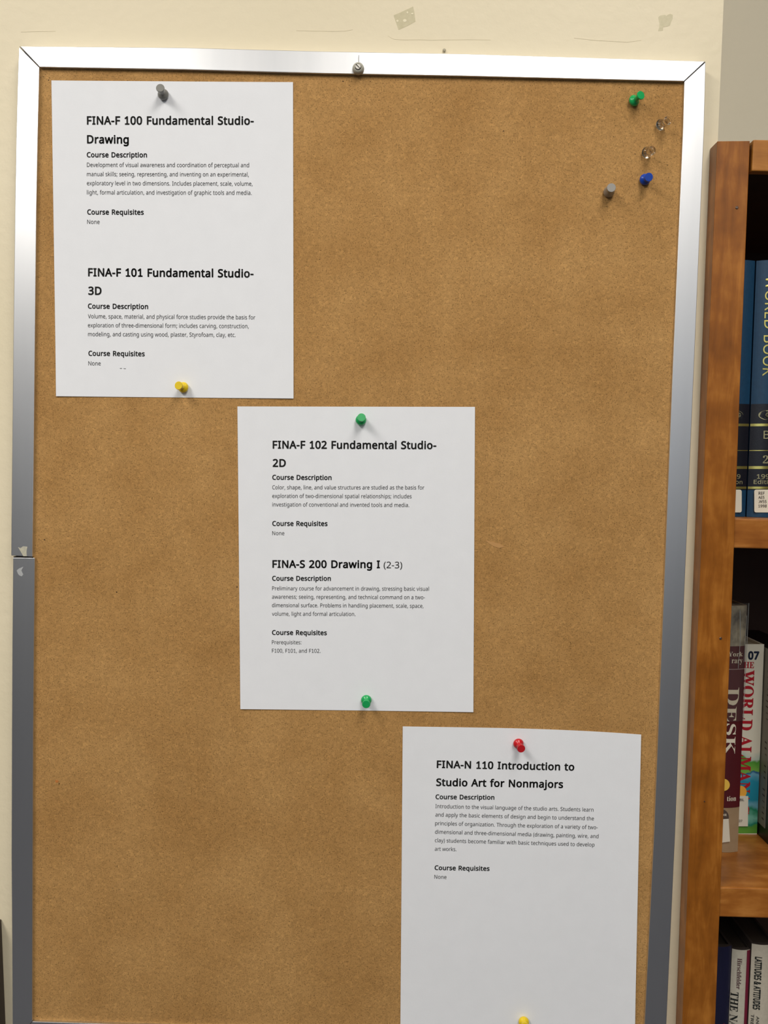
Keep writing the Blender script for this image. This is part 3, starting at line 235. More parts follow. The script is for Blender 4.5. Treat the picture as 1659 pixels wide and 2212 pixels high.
_cache = {}
def glyph_mesh(ch, font, weight):
    """(vertices, faces) of one letter in em units; weight widens every outline by a rim"""
    key = (ch, font, weight)
    if key in _cache: return _cache[key]
    adv, cons = (G_SANS if font == 'sans' else G_SERIF)[ch]
    V, Fc = [], []
    if cons:
        cu = bpy.data.curves.new('lettering', 'CURVE'); cu.dimensions = '2D'; cu.fill_mode = 'BOTH'
        for con in cons:
            sp = cu.splines.new('POLY'); sp.points.add(len(con)-1); sp.use_cyclic_u = True
            for k, (a, b) in enumerate(con): sp.points[k].co = (a/1000, b/1000, 0, 1)
        o = bpy.data.objects.new('lettering', cu); COL.objects.link(o)
        bpy.context.view_layer.update()
        me = bpy.data.meshes.new_from_object(o.evaluated_get(bpy.context.evaluated_depsgraph_get()))
        V = [(v.co.x, v.co.y) for v in me.vertices]; Fc = [tuple(p.vertices) for p in me.polygons]
        bpy.data.objects.remove(o); bpy.data.curves.remove(cu); bpy.data.meshes.remove(me)
        if weight > 0:
            for con in cons:
                P = [Vector((a/1000, b/1000)) for a, b in con]; n = len(P)
                for k in range(n):
                    p, q = P[k], P[(k+1) % n]; d = (q-p)
                    if d.length < 1e-6: continue
                    d.normalize(); nn = Vector((-d.y, d.x))*weight; e = d*weight*.7; b0 = len(V)
                    V += [tuple(p-e+nn*.7), tuple(p-nn*0-e*1.0-nn*.7), tuple(p-nn), tuple(q-nn), tuple(q+e-nn*.7), tuple(q+e+nn*.7), tuple(q+nn), tuple(p+nn)]
                    Fc.append(tuple(range(b0, b0+8)))
    _cache[key] = (adv, cons, V, Fc)
    return _cache[key]

def text(name, lines, Y, m, parent, yfun=None, lift=.0002):
    """flat lettering; a line is (string, x0, y0, x1, y1, cap height in pixels, font, weight): baseline from pixel 0 to pixel 1"""
    for (s, x0, y0, x1, y1, cap, font, weight) in lines:
        pen = 0; right = 0; left = None; pts, faces = [], []
        for ch in s:
            adv, cons, V, Fc = glyph_mesh(ch, font, max(0, weight))
            for con in cons:
                right = max(right, pen+max(a for a, b in con)); lo = pen+min(a for a, b in con)
                left = lo if left is None else min(left, lo)
            base = len(pts); pts += [(pen/1000+x, y) for x, y in V]; faces += [tuple(base+i for i in f) for f in Fc]
            pen += adv+(24 if ch == ' ' and weight > .009 else 10 if ch == ' ' else 0)+(weight*1000*.8 if weight > 0 else 0)
        P0, P1 = at(x0, y0, Y), at(x1, y1, Y)
        d = Vector((P1.x-P0.x, 0, P1.z-P0.z)); L = d.length; d /= L; up = Vector((-d.z, 0, d.x))
        sx = L/((right-left)/1000+2*max(0, weight)); sy = cap*(Y-CAM.y)/F/(CAP[font]/1000+max(0, weight))
        V3 = []
        for x, y in pts:
            p = P0+d*((x-left/1000+max(0, weight))*sx)+up*(y*sy)
            V3.append((p.x, (yfun(p.x, p.z) if yfun else Y)-lift, p.z))
        me = bpy.data.meshes.new(name); me.from_pydata(V3, [], faces)
        last = link(name, me, m, parent)
    return last

# ------------------------------------------------------------------ materials
M = {}
M['wall'] = mat('cream_paint', (236, 224, 196), .55, var=(228, 216, 186), vscale=(3, 3, 5), vamt=.6, bump=.35, bscale=130)
M['recess'] = mat('cream_paint_recess', (240, 231, 208), .6, var=(234, 225, 202), vscale=(3, 3, 5), bump=.25, bscale=120)
M['ceiling'] = mat('ceiling_white', (235, 233, 226), .8, bump=.2, bscale=60)
M['carpet'] = mat('carpet', (84, 85, 91), .95, var=(70, 71, 77), vscale=(60, 60, 60), bump=.5, bscale=300)
M['farwall'] = mat('far_wall_paint', (112, 108, 100), .8, var=(100, 96, 90), vscale=(2, 2, 2))
M['cork'] = cork_mat()
M['alu'] = mat('satin_aluminium', (234, 235, 238), .34, metal=1, var=(224, 226, 230), vscale=(40, 40, 2))
M['dark'] = mat('joint_dark', (40, 34, 30), .8)
M['joint'] = mat('mitre_grey', (96, 92, 88), .8)
M['paper'] = mat('white_paper', (240, 242, 247), .75, spec=.25, var=(237, 239, 244), vscale=(60, 60, 60), bump=.05, bscale=900)
M['ink'] = mat('black_ink', (34, 34, 33), .7, spec=.2)
M['ink_body'] = mat('grey_ink', (58, 58, 58), .7, spec=.2)
M['ink_faint'] = mat('faint_ink', (130, 130, 132), .7)
M['wood_v'] = wood_mat('varnished_wood_upright', (122, 70, 18), (147, 87, 26), (178, 114, 44), (110, 110, 16), .3)
M['wood_h'] = wood_mat('varnished_wood_rail', (148, 92, 34), (172, 112, 46), (194, 134, 64), (16, 60, 120), .35)
M['wood_s'] = wood_mat('varnished_wood_shelf', (134, 76, 24), (160, 98, 38), (186, 124, 58), (20, 60, 110), .35)
M['inner_shade'] = mat('shade_dark_wood', (52, 34, 24), .7, var=(38, 24, 17), vscale=(40, 40, 6))  # inner panels coloured dark to carry the deep shade inside the bookcase
M['steel'] = mat('zinc_screw', (190, 188, 182), .35, metal=1)
M['nail'] = mat('nail_head', (110, 96, 88), .4, metal=.8)
M['dark_brown'] = mat('dark_brown_wood', (62, 50, 42), .6, var=(50, 40, 34), vscale=(80, 80, 8))

# ------------------------------------------------------------------ the room
WY = .010
XC = at(1557, 150, WY).x                              # outer corner where the wall steps back
RY = .31
wall = box('wall_back', (-3.6, WY, FLOOR), (XC, WY+.30, CEIL), M['wall']); tag(wall, kind='structure')
o = box('wall_recess', (XC, RY, FLOOR), (3.6, RY+.12, CEIL), M['recess']); tag(o, kind='structure')
o = box('floor', (-3.6, -7.1, FLOOR-.1), (3.6, .6, FLOOR), M['carpet']); tag(o, kind='structure')
o = box('ceiling', (-3.6, -7.1, CEIL), (3.6, .6, CEIL+.1), M['ceiling']); tag(o, kind='structure')
o = box('wall_left', (-3.72, -7.1, FLOOR), (-3.6, .6, CEIL), M['farwall']); tag(o, kind='structure')
o = box('wall_right', (3.6, -7.1, FLOOR), (3.72, .6, CEIL), M['farwall']); tag(o, kind='structure')
o = box('wall_front', (-3.6, -7.22, FLOOR), (3.6, -7.1, CEIL), M['farwall']); tag(o, kind='structure')

# cracks in the paint above the board
M['crack'] = mat('paint_crack', (218, 207, 178), .8)
def crack(pts, w):
    L_, R_ = [], []
    for k, (x, y) in enumerate(pts):
        ww = w*(.3+.7*math.sin(math.pi*(k+.5)/len(pts)))
        L_.append((x, y-ww/2)); R_.append((x, y+ww/2))
    return strip('paint_crack', L_, R_, WY-.00012, WY+.001, M['crack'], wall)
crack([(640, 66), (680, 67), (720, 67.5), (745, 67), (762, 64)], 1.1)
crack([(838, 77), (845, 82), (853, 85), (875, 86), (905, 85.5), (930, 86.5), (965, 86), (1010, 85.5), (1060, 86)], 1.1)
crack([(1240, 82), (1285, 87), (1320, 89), (1355, 91), (1385, 87)], 1.1)
crack([(45, 69), (80, 68), (120, 67.5)], .9)

# ------------------------------------------------------------------ cork board
board = empty('cork_board', at(770, 1150, 0), 'large cork notice board in a satin aluminium frame, three typed sheets pinned to it', 'notice board')
P = [at(70, 130), at(1492, 160), at(1402, 2262), at(52, 2225)]
vs = [Vector((p.x, y, p.z)) for y in (0, .0095) for p in P]
mesh('cork_panel', vs, [(0, 1, 2, 3), (7, 6, 5, 4), (0, 4, 5, 1), (1, 5, 6, 2), (2, 6, 7, 3), (3, 7, 4, 0)], M['cork'], board)
FY = -.0032
strip('frame_top', [(43.6, 99.9), (400, 103), (700, 111), (1000, 116.5), (1523.4, 132.6)],
      [(85.6, 144.6), (400, 150), (700, 158.5), (1000, 164), (1477.6, 175.4)], FY, WY, M['alu'], board, .0004)
strip('frame_left', [(41, 101.4), (38.4, 170), (35, 300), (32.3, 450), (28.5, 750), (25.5, 1050), (24, 1200)],
      [(84.6, 145.6), (83.6, 190), (81, 300), (78.3, 450), (75, 750), (72, 1050), (70, 1203)], FY, WY, M['alu'], board, .0004)
strip('frame_left', [(28.4, 1205), (26.7, 1400), (25.8, 1600), (25, 1850), (26.5, 2050), (27.5, 2255)],
      [(75, 1205.5), (73, 1400), (71.4, 1600), (70.5, 1850), (69.8, 2050), (69.5, 2206)], FY+.0004, WY, M['alu'], board, .00015)
strip('frame_right', [(1478.4, 176.4), (1475.5, 280), (1453, 800), (1433.3, 1300), (1413, 1800), (1391, 2244)],
      [(1524.4, 134), (1521, 280), (1499, 800), (1477.6, 1300), (1458.6, 1800), (1436, 2292)], FY, WY, M['alu'], board, .0004)
strip('frame_bottom', [(70, 2207), (700, 2226), (1390, 2245)], [(28, 2256), (700, 2273), (1436, 2293)], FY, WY, M['alu'], board, .0004)
# dark slits where the mitred bars meet
strip('mitre_joint', [(42, 100.8), (84.8, 144.6)], [(43, 100.2), (85.6, 144.4)], FY+.0012, WY, M['joint'], board)
strip('mitre_joint', [(1522.6, 133.2), (1477.4, 175.2)], [(1523.8, 134), (1478.6, 176.2)], FY+.0012, WY, M['joint'], board)
strip('frame_joint', [(29, 1202.2), (70, 1203.4)], [(29, 1205.6), (70, 1206)], FY+.0012, WY, M['dark'], board)
M['smudge'] = mat('old_paint', (206, 200, 176), .8, var=(180, 178, 165), vscale=(400, 400, 400))
M['scuff'] = mat('scuff', (176, 178, 180), .8)
s1 = patch('paint_smudge', [(39, 1182), (44, 1184), (50, 1180), (59, 1181), (57, 1192), (58, 1201.5), (50.5, 1201.5), (46, 1194)], FY-.0001, M['smudge'], board)
s2 = patch('paint_smudge', [(36, 1232), (41, 1228), (46, 1226), (51, 1224), (46, 1232), (50, 1241), (47, 1245), (42, 1243), (39, 1240)], FY+.0003, M['scuff'], board)

# screw with its grey cap at the middle of the top bar
def lathe(prof, origin, axis, seg=40):
    z = Vector(axis).normalized(); x = z.orthogonal().normalized(); y = z.cross(x)
    vs, fs = [], []
    for (r, h) in prof:
        for k in range(seg):
            a = 2*math.pi*k/seg; vs.append(origin+z*h+(x*math.cos(a)+y*math.sin(a))*r)
    n = len(prof)
    for i in range(n-1):
        for k in range(seg):
            k2 = (k+1) % seg; fs.append((i*seg+k, i*seg+k2, (i+1)*seg+k2, (i+1)*seg+k))
    fs.append(tuple(range(seg))); fs.append(tuple(range((n-1)*seg, n*seg)))
    return vs, fs
M['cap'] = mat('grey_plastic_cap', (176, 174, 162), .5)
c0 = at(774, 150.5, FY)
vs, fs = lathe([(.0050, 0), (.0052, .0008), (.0051, .0022), (.0047, .0036), (.0040, .0045), (.0030, .0049), (.0028, .0045)], c0, (.0, -1, .06))
capo = mesh('screw_cap', vs, fs, M['cap'], board, True); tag(capo, 'grey plastic cap with a slotted screw')
vs, fs = lathe([(.0028, .0040), (.0028, .0049), (.0022, .0055)], c0, (.0, -1, .06), 28)
scr = mesh('slotted_screw', vs, fs, M['steel'], capo, True)
q = c0+Vector((0, -.0056, .0003))
d1 = Vector((.0018, 0, -.0017)); d2 = Vector((.00022, 0, .00024))
vs = [q+sa*d1+sb*d2+Vector((0, yy, 0)) for yy in (0, .0006) for sa, sb in ((-1, -1), (1, -1), (1, 1), (-1, 1))]
mesh('screw_slot', vs, [(0, 1, 2, 3), (7, 6, 5, 4), (0, 4, 5, 1), (1, 5, 6, 2), (2, 6, 7, 3), (3, 7, 4, 0)], M['dark'], capo)
strip('hairline', [(775, 119), (774.2, 126), (774.4, 134)], [(775.8, 119), (775.4, 126), (775.6, 134)], FY-.0001, FY+.001, mat('hairline', (110, 108, 104), .7), board)

# old pin holes and missing crumbs in the cork
M['hole'] = mat('pin_hole', (44, 26, 14), .9)
hv, hf = [], []
holes = [(105, 173, 1.7), (94.5, 166, 1.2), (98, 161, 1.1), (107, 168, 1.2), (96, 1166, 1.8), (252, 1279, 1.9), (512, 1268, 2.0), (741, 175.5, 1.8),
         (754.5, 184, 1.2), (766.5, 193.5, 1.2), (800, 176, 1.2), (770, 214, 1.2), (1392, 227, 1.5), (1325, 295, 1.2), (1372, 333, 1.3), (1301, 365, 1.3),
         (1442, 357, 1.2), (1447, 392, 1.2), (1338, 189, 1.2), (1304, 212, 1.2), (236, 1983, 1.4), (128, 1693, 1.6), (1088, 283, 1.8), (1232, 1388, 1.3),
         (253, 1871, 1.3), (870, 1520, 1.2), (1100, 640, 1.3), (80, 2195, 1.6), (1311, 446, 1.2), (1423, 186, 1.2), (960, 745, 1.2), (690, 560, 1.2), (1210, 910, 1.2), (340, 1450, 1.2)]
for (x, y, r) in holes:
    b = len(hv); hv += [at(a, c_, -.00008) for a, c_ in ellipse(x, y, r*.8, r*.68, 8)]; hf.append(tuple(range(b, b+8)))
h = mesh('pin_holes', hv, hf, M['hole'], board); h['kind'] = 'stuff'
M['crumb'] = mat('torn_cork', (166, 112, 60), .9)
patch('torn_cork', [(1049, 1167), (1062, 1170), (1079, 1174), (1090, 1181), (1078, 1184), (1066, 1180), (1056, 1174)], -.0002, mat('cork_scrape', (192, 146, 92), .9), board)
patch('torn_cork', [(119, 1686), (124, 1685), (127, 1688), (123, 1691), (120, 1690)], -.0002, mat('cork_fleck', (190, 120, 60), .9), board)

# ------------------------------------------------------------------ the three sheets
def sheet(label, quad, lines_h, lines_s, lines_b, curl, bow=0, extra=None):
    C4 = [at(x, y, -.0004) for x, y in quad]          # TL TR BR BL
    nx, ny = 22, 30
    def base(u, v):
        t = C4[0].lerp(C4[1], u); b = C4[3].lerp(C4[2], u); return t.lerp(b, v)
    def lift_(u, v):
        e = curl[0]*max(0, 1-v*6)*(2*abs(u-.5))**2 + curl[1]*max(0, v*6-5)*(2*abs(u-.5))**1.6 + curl[2]*max(0, u*5-4)**2+curl[3]*max(0, 1-u*5)**2
        return .0004+e
    org = C4[0].copy()
    ex = C4[1]-C4[0]; ez = C4[3]-C4[0]
    den = ex.x*ez.z-ex.z*ez.x
    def yfun(x, z):
        dx, dz = x-org.x, z-org.z
        u = min(1, max(0, (dx*ez.z-dz*ez.x)/den)); v = min(1, max(0, (ex.x*dz-ex.z*dx)/den))
        return -lift_(u, v)
    vs = []
    for j in range(ny+1):
        for i in range(nx+1):
            u, v = i/nx, j/ny; p = base(u, v)
            if bow: p.z += bow*math.sin(math.pi*u**1.25)*(1-v)**3
            vs.append(Vector((p.x, yfun(p.x, p.z), p.z)))
    fs = [(j*(nx+1)+i, j*(nx+1)+i+1, (j+1)*(nx+1)+i+1, (j+1)*(nx+1)+i) for j in range(ny) for i in range(nx)]
    root = empty('paper_sheet', org, label, 'paper')
    me = bpy.data.meshes.new('page'); me.from_pydata([tuple(v) for v in vs], [], fs)
    pg = link('page', me, M['paper'], root)
    so = pg.modifiers.new('thickness', 'SOLIDIFY'); so.thickness = .00012; so.offset = 1
    if yfun(org.x+.1, org.z-.1) > 0: so.offset = -1
    text('heading_text', lines_h, 0, M['ink'], root, yfun)
    text('subheading_text', lines_s, 0, M['ink'], root, yfun)
    text('body_text', lines_b, 0, M['ink_body'], root, yfun)
    if extra: extra(root, yfun)
    return root, yfun
HW, SW, BW = .013, .012, 0
def Hh(s, x0, y0, x1, y1, c=17): return (s, x0, y0, x1, y1, c, 'sans', HW)
def Sh(s, x0, y0, x1, y1, c=10.6): return (s, x0, y0, x1, y1, c, 'sans', SW)
def Bh(s, x0, y0, x1, y1, c=8.8): return (s, x0, y0, x1, y1, c, 'sans', BW)
def specks(root, yfun):
    patch('ink_speck', [(259, 795.6), (263, 795), (264, 796.4), (260, 796.8)], 0, M['ink_faint'], root, yfun)
    patch('ink_speck', [(267, 795.6), (272, 796), (272.4, 797.2), (268, 796.9)], 0, M['ink_faint'], root, yfun)
sheet('upper left typed sheet, listing fundamental studio courses 100 and 101, under a dark grey pin',
      [(111.3, 174), (633, 177.6), (634.2, 861), (121.6, 856)],
      [Hh('FINA-F 100 Fundamental Studio-', 188.3, 269.1, 548.4, 269.7), Hh('Drawing', 188.5, 309.8, 278.7, 310.2),
       Hh('FINA-F 101 Fundamental Studio-', 190.8, 596.7, 547.9, 599.4), Hh('3D', 191.1, 636.5, 219.8, 636.8)],
      [Sh('Course Description', 188, 340.0, 317.9, 340.3), Sh('Course Requisites', 188.9, 463.5, 310.9, 464),
       Sh('Course Description', 190.5, 666.6, 320.4, 667.6), Sh('Course Requisites', 191.5, 768.5, 313, 769.5)],
      [Bh('Development of visual awareness and coordination of perceptual and', 188.3, 361, 538.2, 361.7),
       Bh('manual skills; seeing, representing, and inventing on an experimental,', 188.3, 380.9, 537.6, 381.8),
       Bh('exploratory level in two dimensions. Includes placement, scale, volume,', 188.3, 400.5, 545.7, 401.7),
       Bh('light, formal articulation, and investigation of graphic tools and media.', 188.3, 420.4, 543.9, 421.3),
       Bh('None', 188.9, 484, 215.7, 484.1),
       Bh('Volume, space, material, and physical force studies provide the basis for', 190.5, 687.8, 551.6, 690.2),
       Bh('exploration of three-dimensional form; includes carving, construction,', 190.5, 707.1, 537.5, 709.1),
       Bh('modeling, and casting using wood, plaster, Styrofoam, clay, etc.', 190.8, 726.3, 509.1, 728),
       Bh('None', 191.5, 789.4, 218.1, 789.6)],
      (.0001, .0005, .0002, .0002), extra=specks)
sheet('middle typed sheet, listing studio course 102 and drawing course 200, between two green pins',
      [(513, 878), (1026, 879), (1022.4, 1538), (519.4, 1531.4)],
      [Hh('FINA-F 102 Fundamental Studio-', 589.2, 968.6, 942.5, 969.8, 16.6), Hh('2D', 589.2, 1008, 617.6, 1008.2, 16.6),
       Hh('FINA-S 200 Drawing I', 588.6, 1225.9, 820.7, 1226.7, 16.4), ('(2-3)', 828.8, 1227, 868.7, 1227.4, 14, 'sans', .001)],
      [Sh('Course Description', 588.4, 1036, 716.3, 1036.6, 10.4), Sh('Course Requisites', 588.4, 1135.6, 707.6, 1135.9, 10.4),
       Sh('Course Description', 588.1, 1253.9, 714.8, 1254.2, 10.3), Sh('Course Requisites', 587.8, 1370.8, 706.1, 1371.4, 10.3)],
      [Bh('Color, shape, line, and value structures are studied as the basis for', 588.4, 1056.9, 916.5, 1057.4, 8.6),
       Bh('exploration of two-dimensional spatial relationships; includes', 588.4, 1075.4, 889, 1076.3, 8.6),
       Bh('investigation of conventional and invented tools and media.', 588.4, 1093.9, 883.8, 1095.1, 8.6),
       Bh('None', 588.4, 1155.8, 614.4, 1155.9, 8.6),
       Bh('Preliminary course for advancement in drawing, stressing basic visual', 588.1, 1274.8, 926.6, 1275.9, 8.5),
       Bh('awareness; seeing, representing, and technical command on a two-', 587.8, 1293, 917.9, 1294.2, 8.5),
       Bh('dimensional surface. Problems in handling placement, scale, space,', 587.8, 1311.2, 914.7, 1312.7, 8.5),
       Bh('volume, light and formal articulation.', 587.8, 1329.7, 767.7, 1330.3, 8.5),
       Bh('Prerequisites:', 587.6, 1391.1, 651.1, 1391.3, 8.4),
       Bh('F100, F101, and F102.', 587.6, 1409.3, 692.5, 1409.7, 8.4)],
      (.0001, .0005, .0002, .0002))
sheet('lower right typed sheet, introducing studio art for nonmajors, under a red pin',
      [(870, 1568.8), (1384.3, 1586), (1370.6, 2236), (864.8, 2221)],
      [Hh('FINA-N 110 Introduction to', 943.3, 1658, 1240.2, 1663.8, 16.4), Hh('Studio Art for Nonmajors', 942, 1696.7, 1216, 1701.3, 16.4)],
      [Sh('Course Description', 940.7, 1725.4, 1067.7, 1726.7, 10.2), Sh('Course Requisites', 938.8, 1878.4, 1057.3, 1880.3, 10.2)],
      [Bh('Introduction to the visual language of the studio arts. Students learn', 940.4, 1744.9, 1281.5, 1752.7, 8.5),
       Bh('and apply the basic elements of design and begin to understand the', 940.4, 1763.1, 1282.5, 1771.6, 8.5),
       Bh('principles of organization. Through the exploration of a variety of two-', 940, 1781.7, 1291, 1790.8, 8.5),
       Bh('dimensional and three-dimensional media (drawing, painting, wire, and', 939.7, 1800.2, 1292.3, 1810, 8.5),
       Bh('clay) students become familiar with basic techniques used to develop', 939.4, 1818.5, 1283.8, 1828.2, 8.5),
       Bh('art works.', 939.1, 1837, 985.7, 1838, 8.5), Bh('None', 938.1, 1897.2, 964.2, 1898, 8.4)],
      (.0003, .0006, .0008, .0002), bow=.0016)

# ------------------------------------------------------------------ push pins
PIN = [(.0012, .0000), (.0036, .0003), (.0046, .0010), (.0049, .0019), (.0047, .0030), (.0039, .0040), (.0028, .0047), (.0023, .0055),
       (.0021, .0068), (.0021, .0082), (.0023, .0096), (.0027, .0104), (.0034, .0109), (.0037, .0113), (.0037, .0120), (.0035, .0123)]
GREYPIN = [(.0012, .0000), (.0040, .0003), (.0048, .0010), (.0049, .0020), (.0046, .0040), (.0042, .0060), (.0038, .0075), (.0036, .0090),
           (.0037, .0104), (.0038, .0112), (.0039, .0120), (.0037, .0123)]
def pin(label, base, head, m, prof=PIN, paper=True):
    y0 = -.0008 if paper else -.0006
    b = at(base[0], base[1], y0-.0015); h_ = at(head[0], head[1], y0-.0120)
    ax = (h_-b).normalized(); o0 = b-ax*.0015
    root = empty('push_pin', o0, label, 'push pin')
    vs, fs = lathe(prof, o0, ax); g = mesh('grip', vs, fs, m, root, True)
    vs, fs = lathe([(.0001, -.0085), (.0005, -.0070), (.0005, .0004)], o0, ax, 12); mesh('needle', vs, fs, M['steel'], root, True)
    return root
def plastic(name, c, r=.28, trans=0): return mat(name, c, r, spec=.5, coat=.2, trans=trans, ior=1.49, var=tuple(int(v*.94) for v in c), vscale=(200, 200, 200))
pg_ = plastic('green_plastic', (30, 176, 96)); pb = plastic('blue_plastic', (24, 72, 178)); py_ = plastic('yellow_plastic', (240, 208, 36))
pr = plastic('red_plastic', (206, 30, 40)); pgd = plastic('dark_grey_plastic', (134, 133, 128), .35); pgl = plastic('smoke_grey_plastic', (150, 146, 140), .35)
clear = mat('clear_plastic', (250, 248, 244), .03, trans=1, ior=1.40)
pin('dark grey push pin at the top of the upper left sheet', (352.8, 204.5), (346, 190), pgd)
pin('yellow push pin at the bottom of the upper left sheet', (396.2, 837), (385.6, 832.7), py_)
pin('green push pin at the top of the middle sheet', (779.6, 907.5), (781, 901.5), pg_)
pin('green push pin at the bottom edge of the middle sheet', (791.3, 1512), (791, 1521.5), pg_)
pin('red push pin at the top of the lower right sheet', (1119.6, 1606), (1126, 1617.5), pr)
pin('yellow push pin at the bottom edge of the photo, in the lower right sheet', (1131.4, 2207.5), (1134, 2218), py_)
pin('green push pin stuck in the bare cork, highest of the top right pins', (1369, 218), (1385.2, 205), pg_, paper=False)
pin('clear push pin leaning right, just below the green one in the bare cork', (1427, 270), (1443.5, 260), clear, paper=False)
pin('clear push pin just above the blue one in the top right corner', (1397.5, 329.5), (1409, 325), clear, paper=False)
pin('blue push pin stuck in the bare cork', (1393, 388), (1401.6, 382.6), pb, paper=False)
pin('smoky grey push pin in the bare cork, lowest of the top right pins', (1315.5, 414.5), (1320.6, 405.5), pgl, GREYPIN, False)

# ------------------------------------------------------------------ bits on the wall
M['tape'] = mat('old_tape_residue', (206, 196, 162), .35, var=(196, 186, 150), vscale=(300, 300, 300), vamt=.4)
M['tapeh'] = mat('paint_spot', (236, 226, 196), .6)
t = empty('tape_residue', at(874, 39, WY), 'squarish beige tape residue with pale spots on the wall above the board', 'tape')
patch('tape', [(850.5, 33), (870, 24.5), (892.5, 14), (895, 27), (897.5, 46.5), (880, 56), (861, 64.5), (856, 50)], WY-.0001, M['tape'], t)
for (x, y, rx, ry) in ((858.5, 45, 2.6, 2.6), (874.5, 44.5, 4, 3.4), (880, 27, 1.8, 2.6), (890.5, 29.5, 2.6, 2)):
    patch('pale_spot', ellipse(x, y, rx, ry, 9), WY-.00025, M['tapeh'], t)
t = patch('tape_residue', [(1422, 37), (1426, 33.5), (1436, 32), (1440, 34), (1443, 31.5), (1448, 30), (1453.5, 32), (1453, 40), (1450, 47), (1447, 55),
                           (1440, 57.5), (1432.5, 58.5), (1432, 66), (1421.5, 67), (1424, 59), (1424.5, 50)], WY-.0001, M['tape'])
tag(t, 'torn ragged scrap of beige tape on the wall above the right corner of the board', 'tape')
vs, fs = lathe([(.0013, 0), (.0015, .0014), (.0009, .0022)], at(959.5, 110, WY), (0, -1, 0), 14)
t = mesh('wall_nail', vs, fs, mat('grey_nail', (170, 162, 140), .5), None, True); tag(t, 'tiny grey nail head in the wall at the top edge of the frame', 'nail')
t = strip('board_edge', [(-90, 2000), (-90, 2350)], [(-13, 2004), (1, 2350)], -.006, WY, M['dark_brown'], None, .0012)
tag(t, 'dark brown board on the wall cut off by the lower left photo edge', 'board')

# ------------------------------------------------------------------ bookcase
bc = empty('bookcase', at(1560, 2212, 0), 'orange brown wooden bookcase with three shelves of reference books, right of the notice board', 'bookcase')
SY = -.008
st = strip('stile', [(1549.8, 304.6), (1529.6, 800), (1509.6, 1320), (1490, 1800), (1474, 2212), (1460, 2560)],
           [(1620.4, 304), (1600, 800), (1580.6, 1320), (1561.6, 1800), (1545, 2212), (1531, 2560)], SY, WY-.0003, M['wood_v'], bc, .0006)
XR = at(1580, 1150, SY).x
box('side_panel', (XC+.001, WY+.0004, FLOOR), (XC+.012, .285, at(1600, 340, .02).z), M['inner_shade'], bc)
zt0, zt1 = at(1640, 370, SY).z, at(1640, 302, SY).z
box('top_rail', (at(1625.6, 330, SY).x, SY-.0005, zt0), (1.05, SY+.009, zt1), M['wood_h'], bc, .0010)
box('top_panel', (XC+.013, SY+.011, zt1-.022), (1.05, .285, zt1-.004), M['inner_shade'], bc)
box('back_panel', (XC+.013, .286, FLOOR), (1.05, .298, zt1-.004), M['inner_shade'], bc)
zA1, zA0 = at(1620, 1121, SY).z, at(1620, 1185, SY).z
zB1, zB0 = at(1600, 1919, SY).z, at(1600, 1983.5, SY).z
SX = XC+.0125
def shelf(z1, z0):
    return box('shelf', (SX, SY+.0012, z0), (1.05, .284, z1), M['wood_s'], bc, .0012)
shelf(zA1, zA0); shelf(zB1, zB0)
zC1 = zB1-(zA1-zB1)*.92; shelf(zC1, zC1-(zB1-zB0))
for (x, y, r) in ((1591.6, 448.5, 3.2), (1556.5, 1379, 2.8), (1521.5, 1731, 1.4)):
    vs, fs = lathe([(r*.00042, -.001), (r*.00042, .0003), (r*.0003, .0006)], at(x, y, SY), (0, -1, 0), 14); mesh('nail', vs, fs, M['nail'], bc, True)

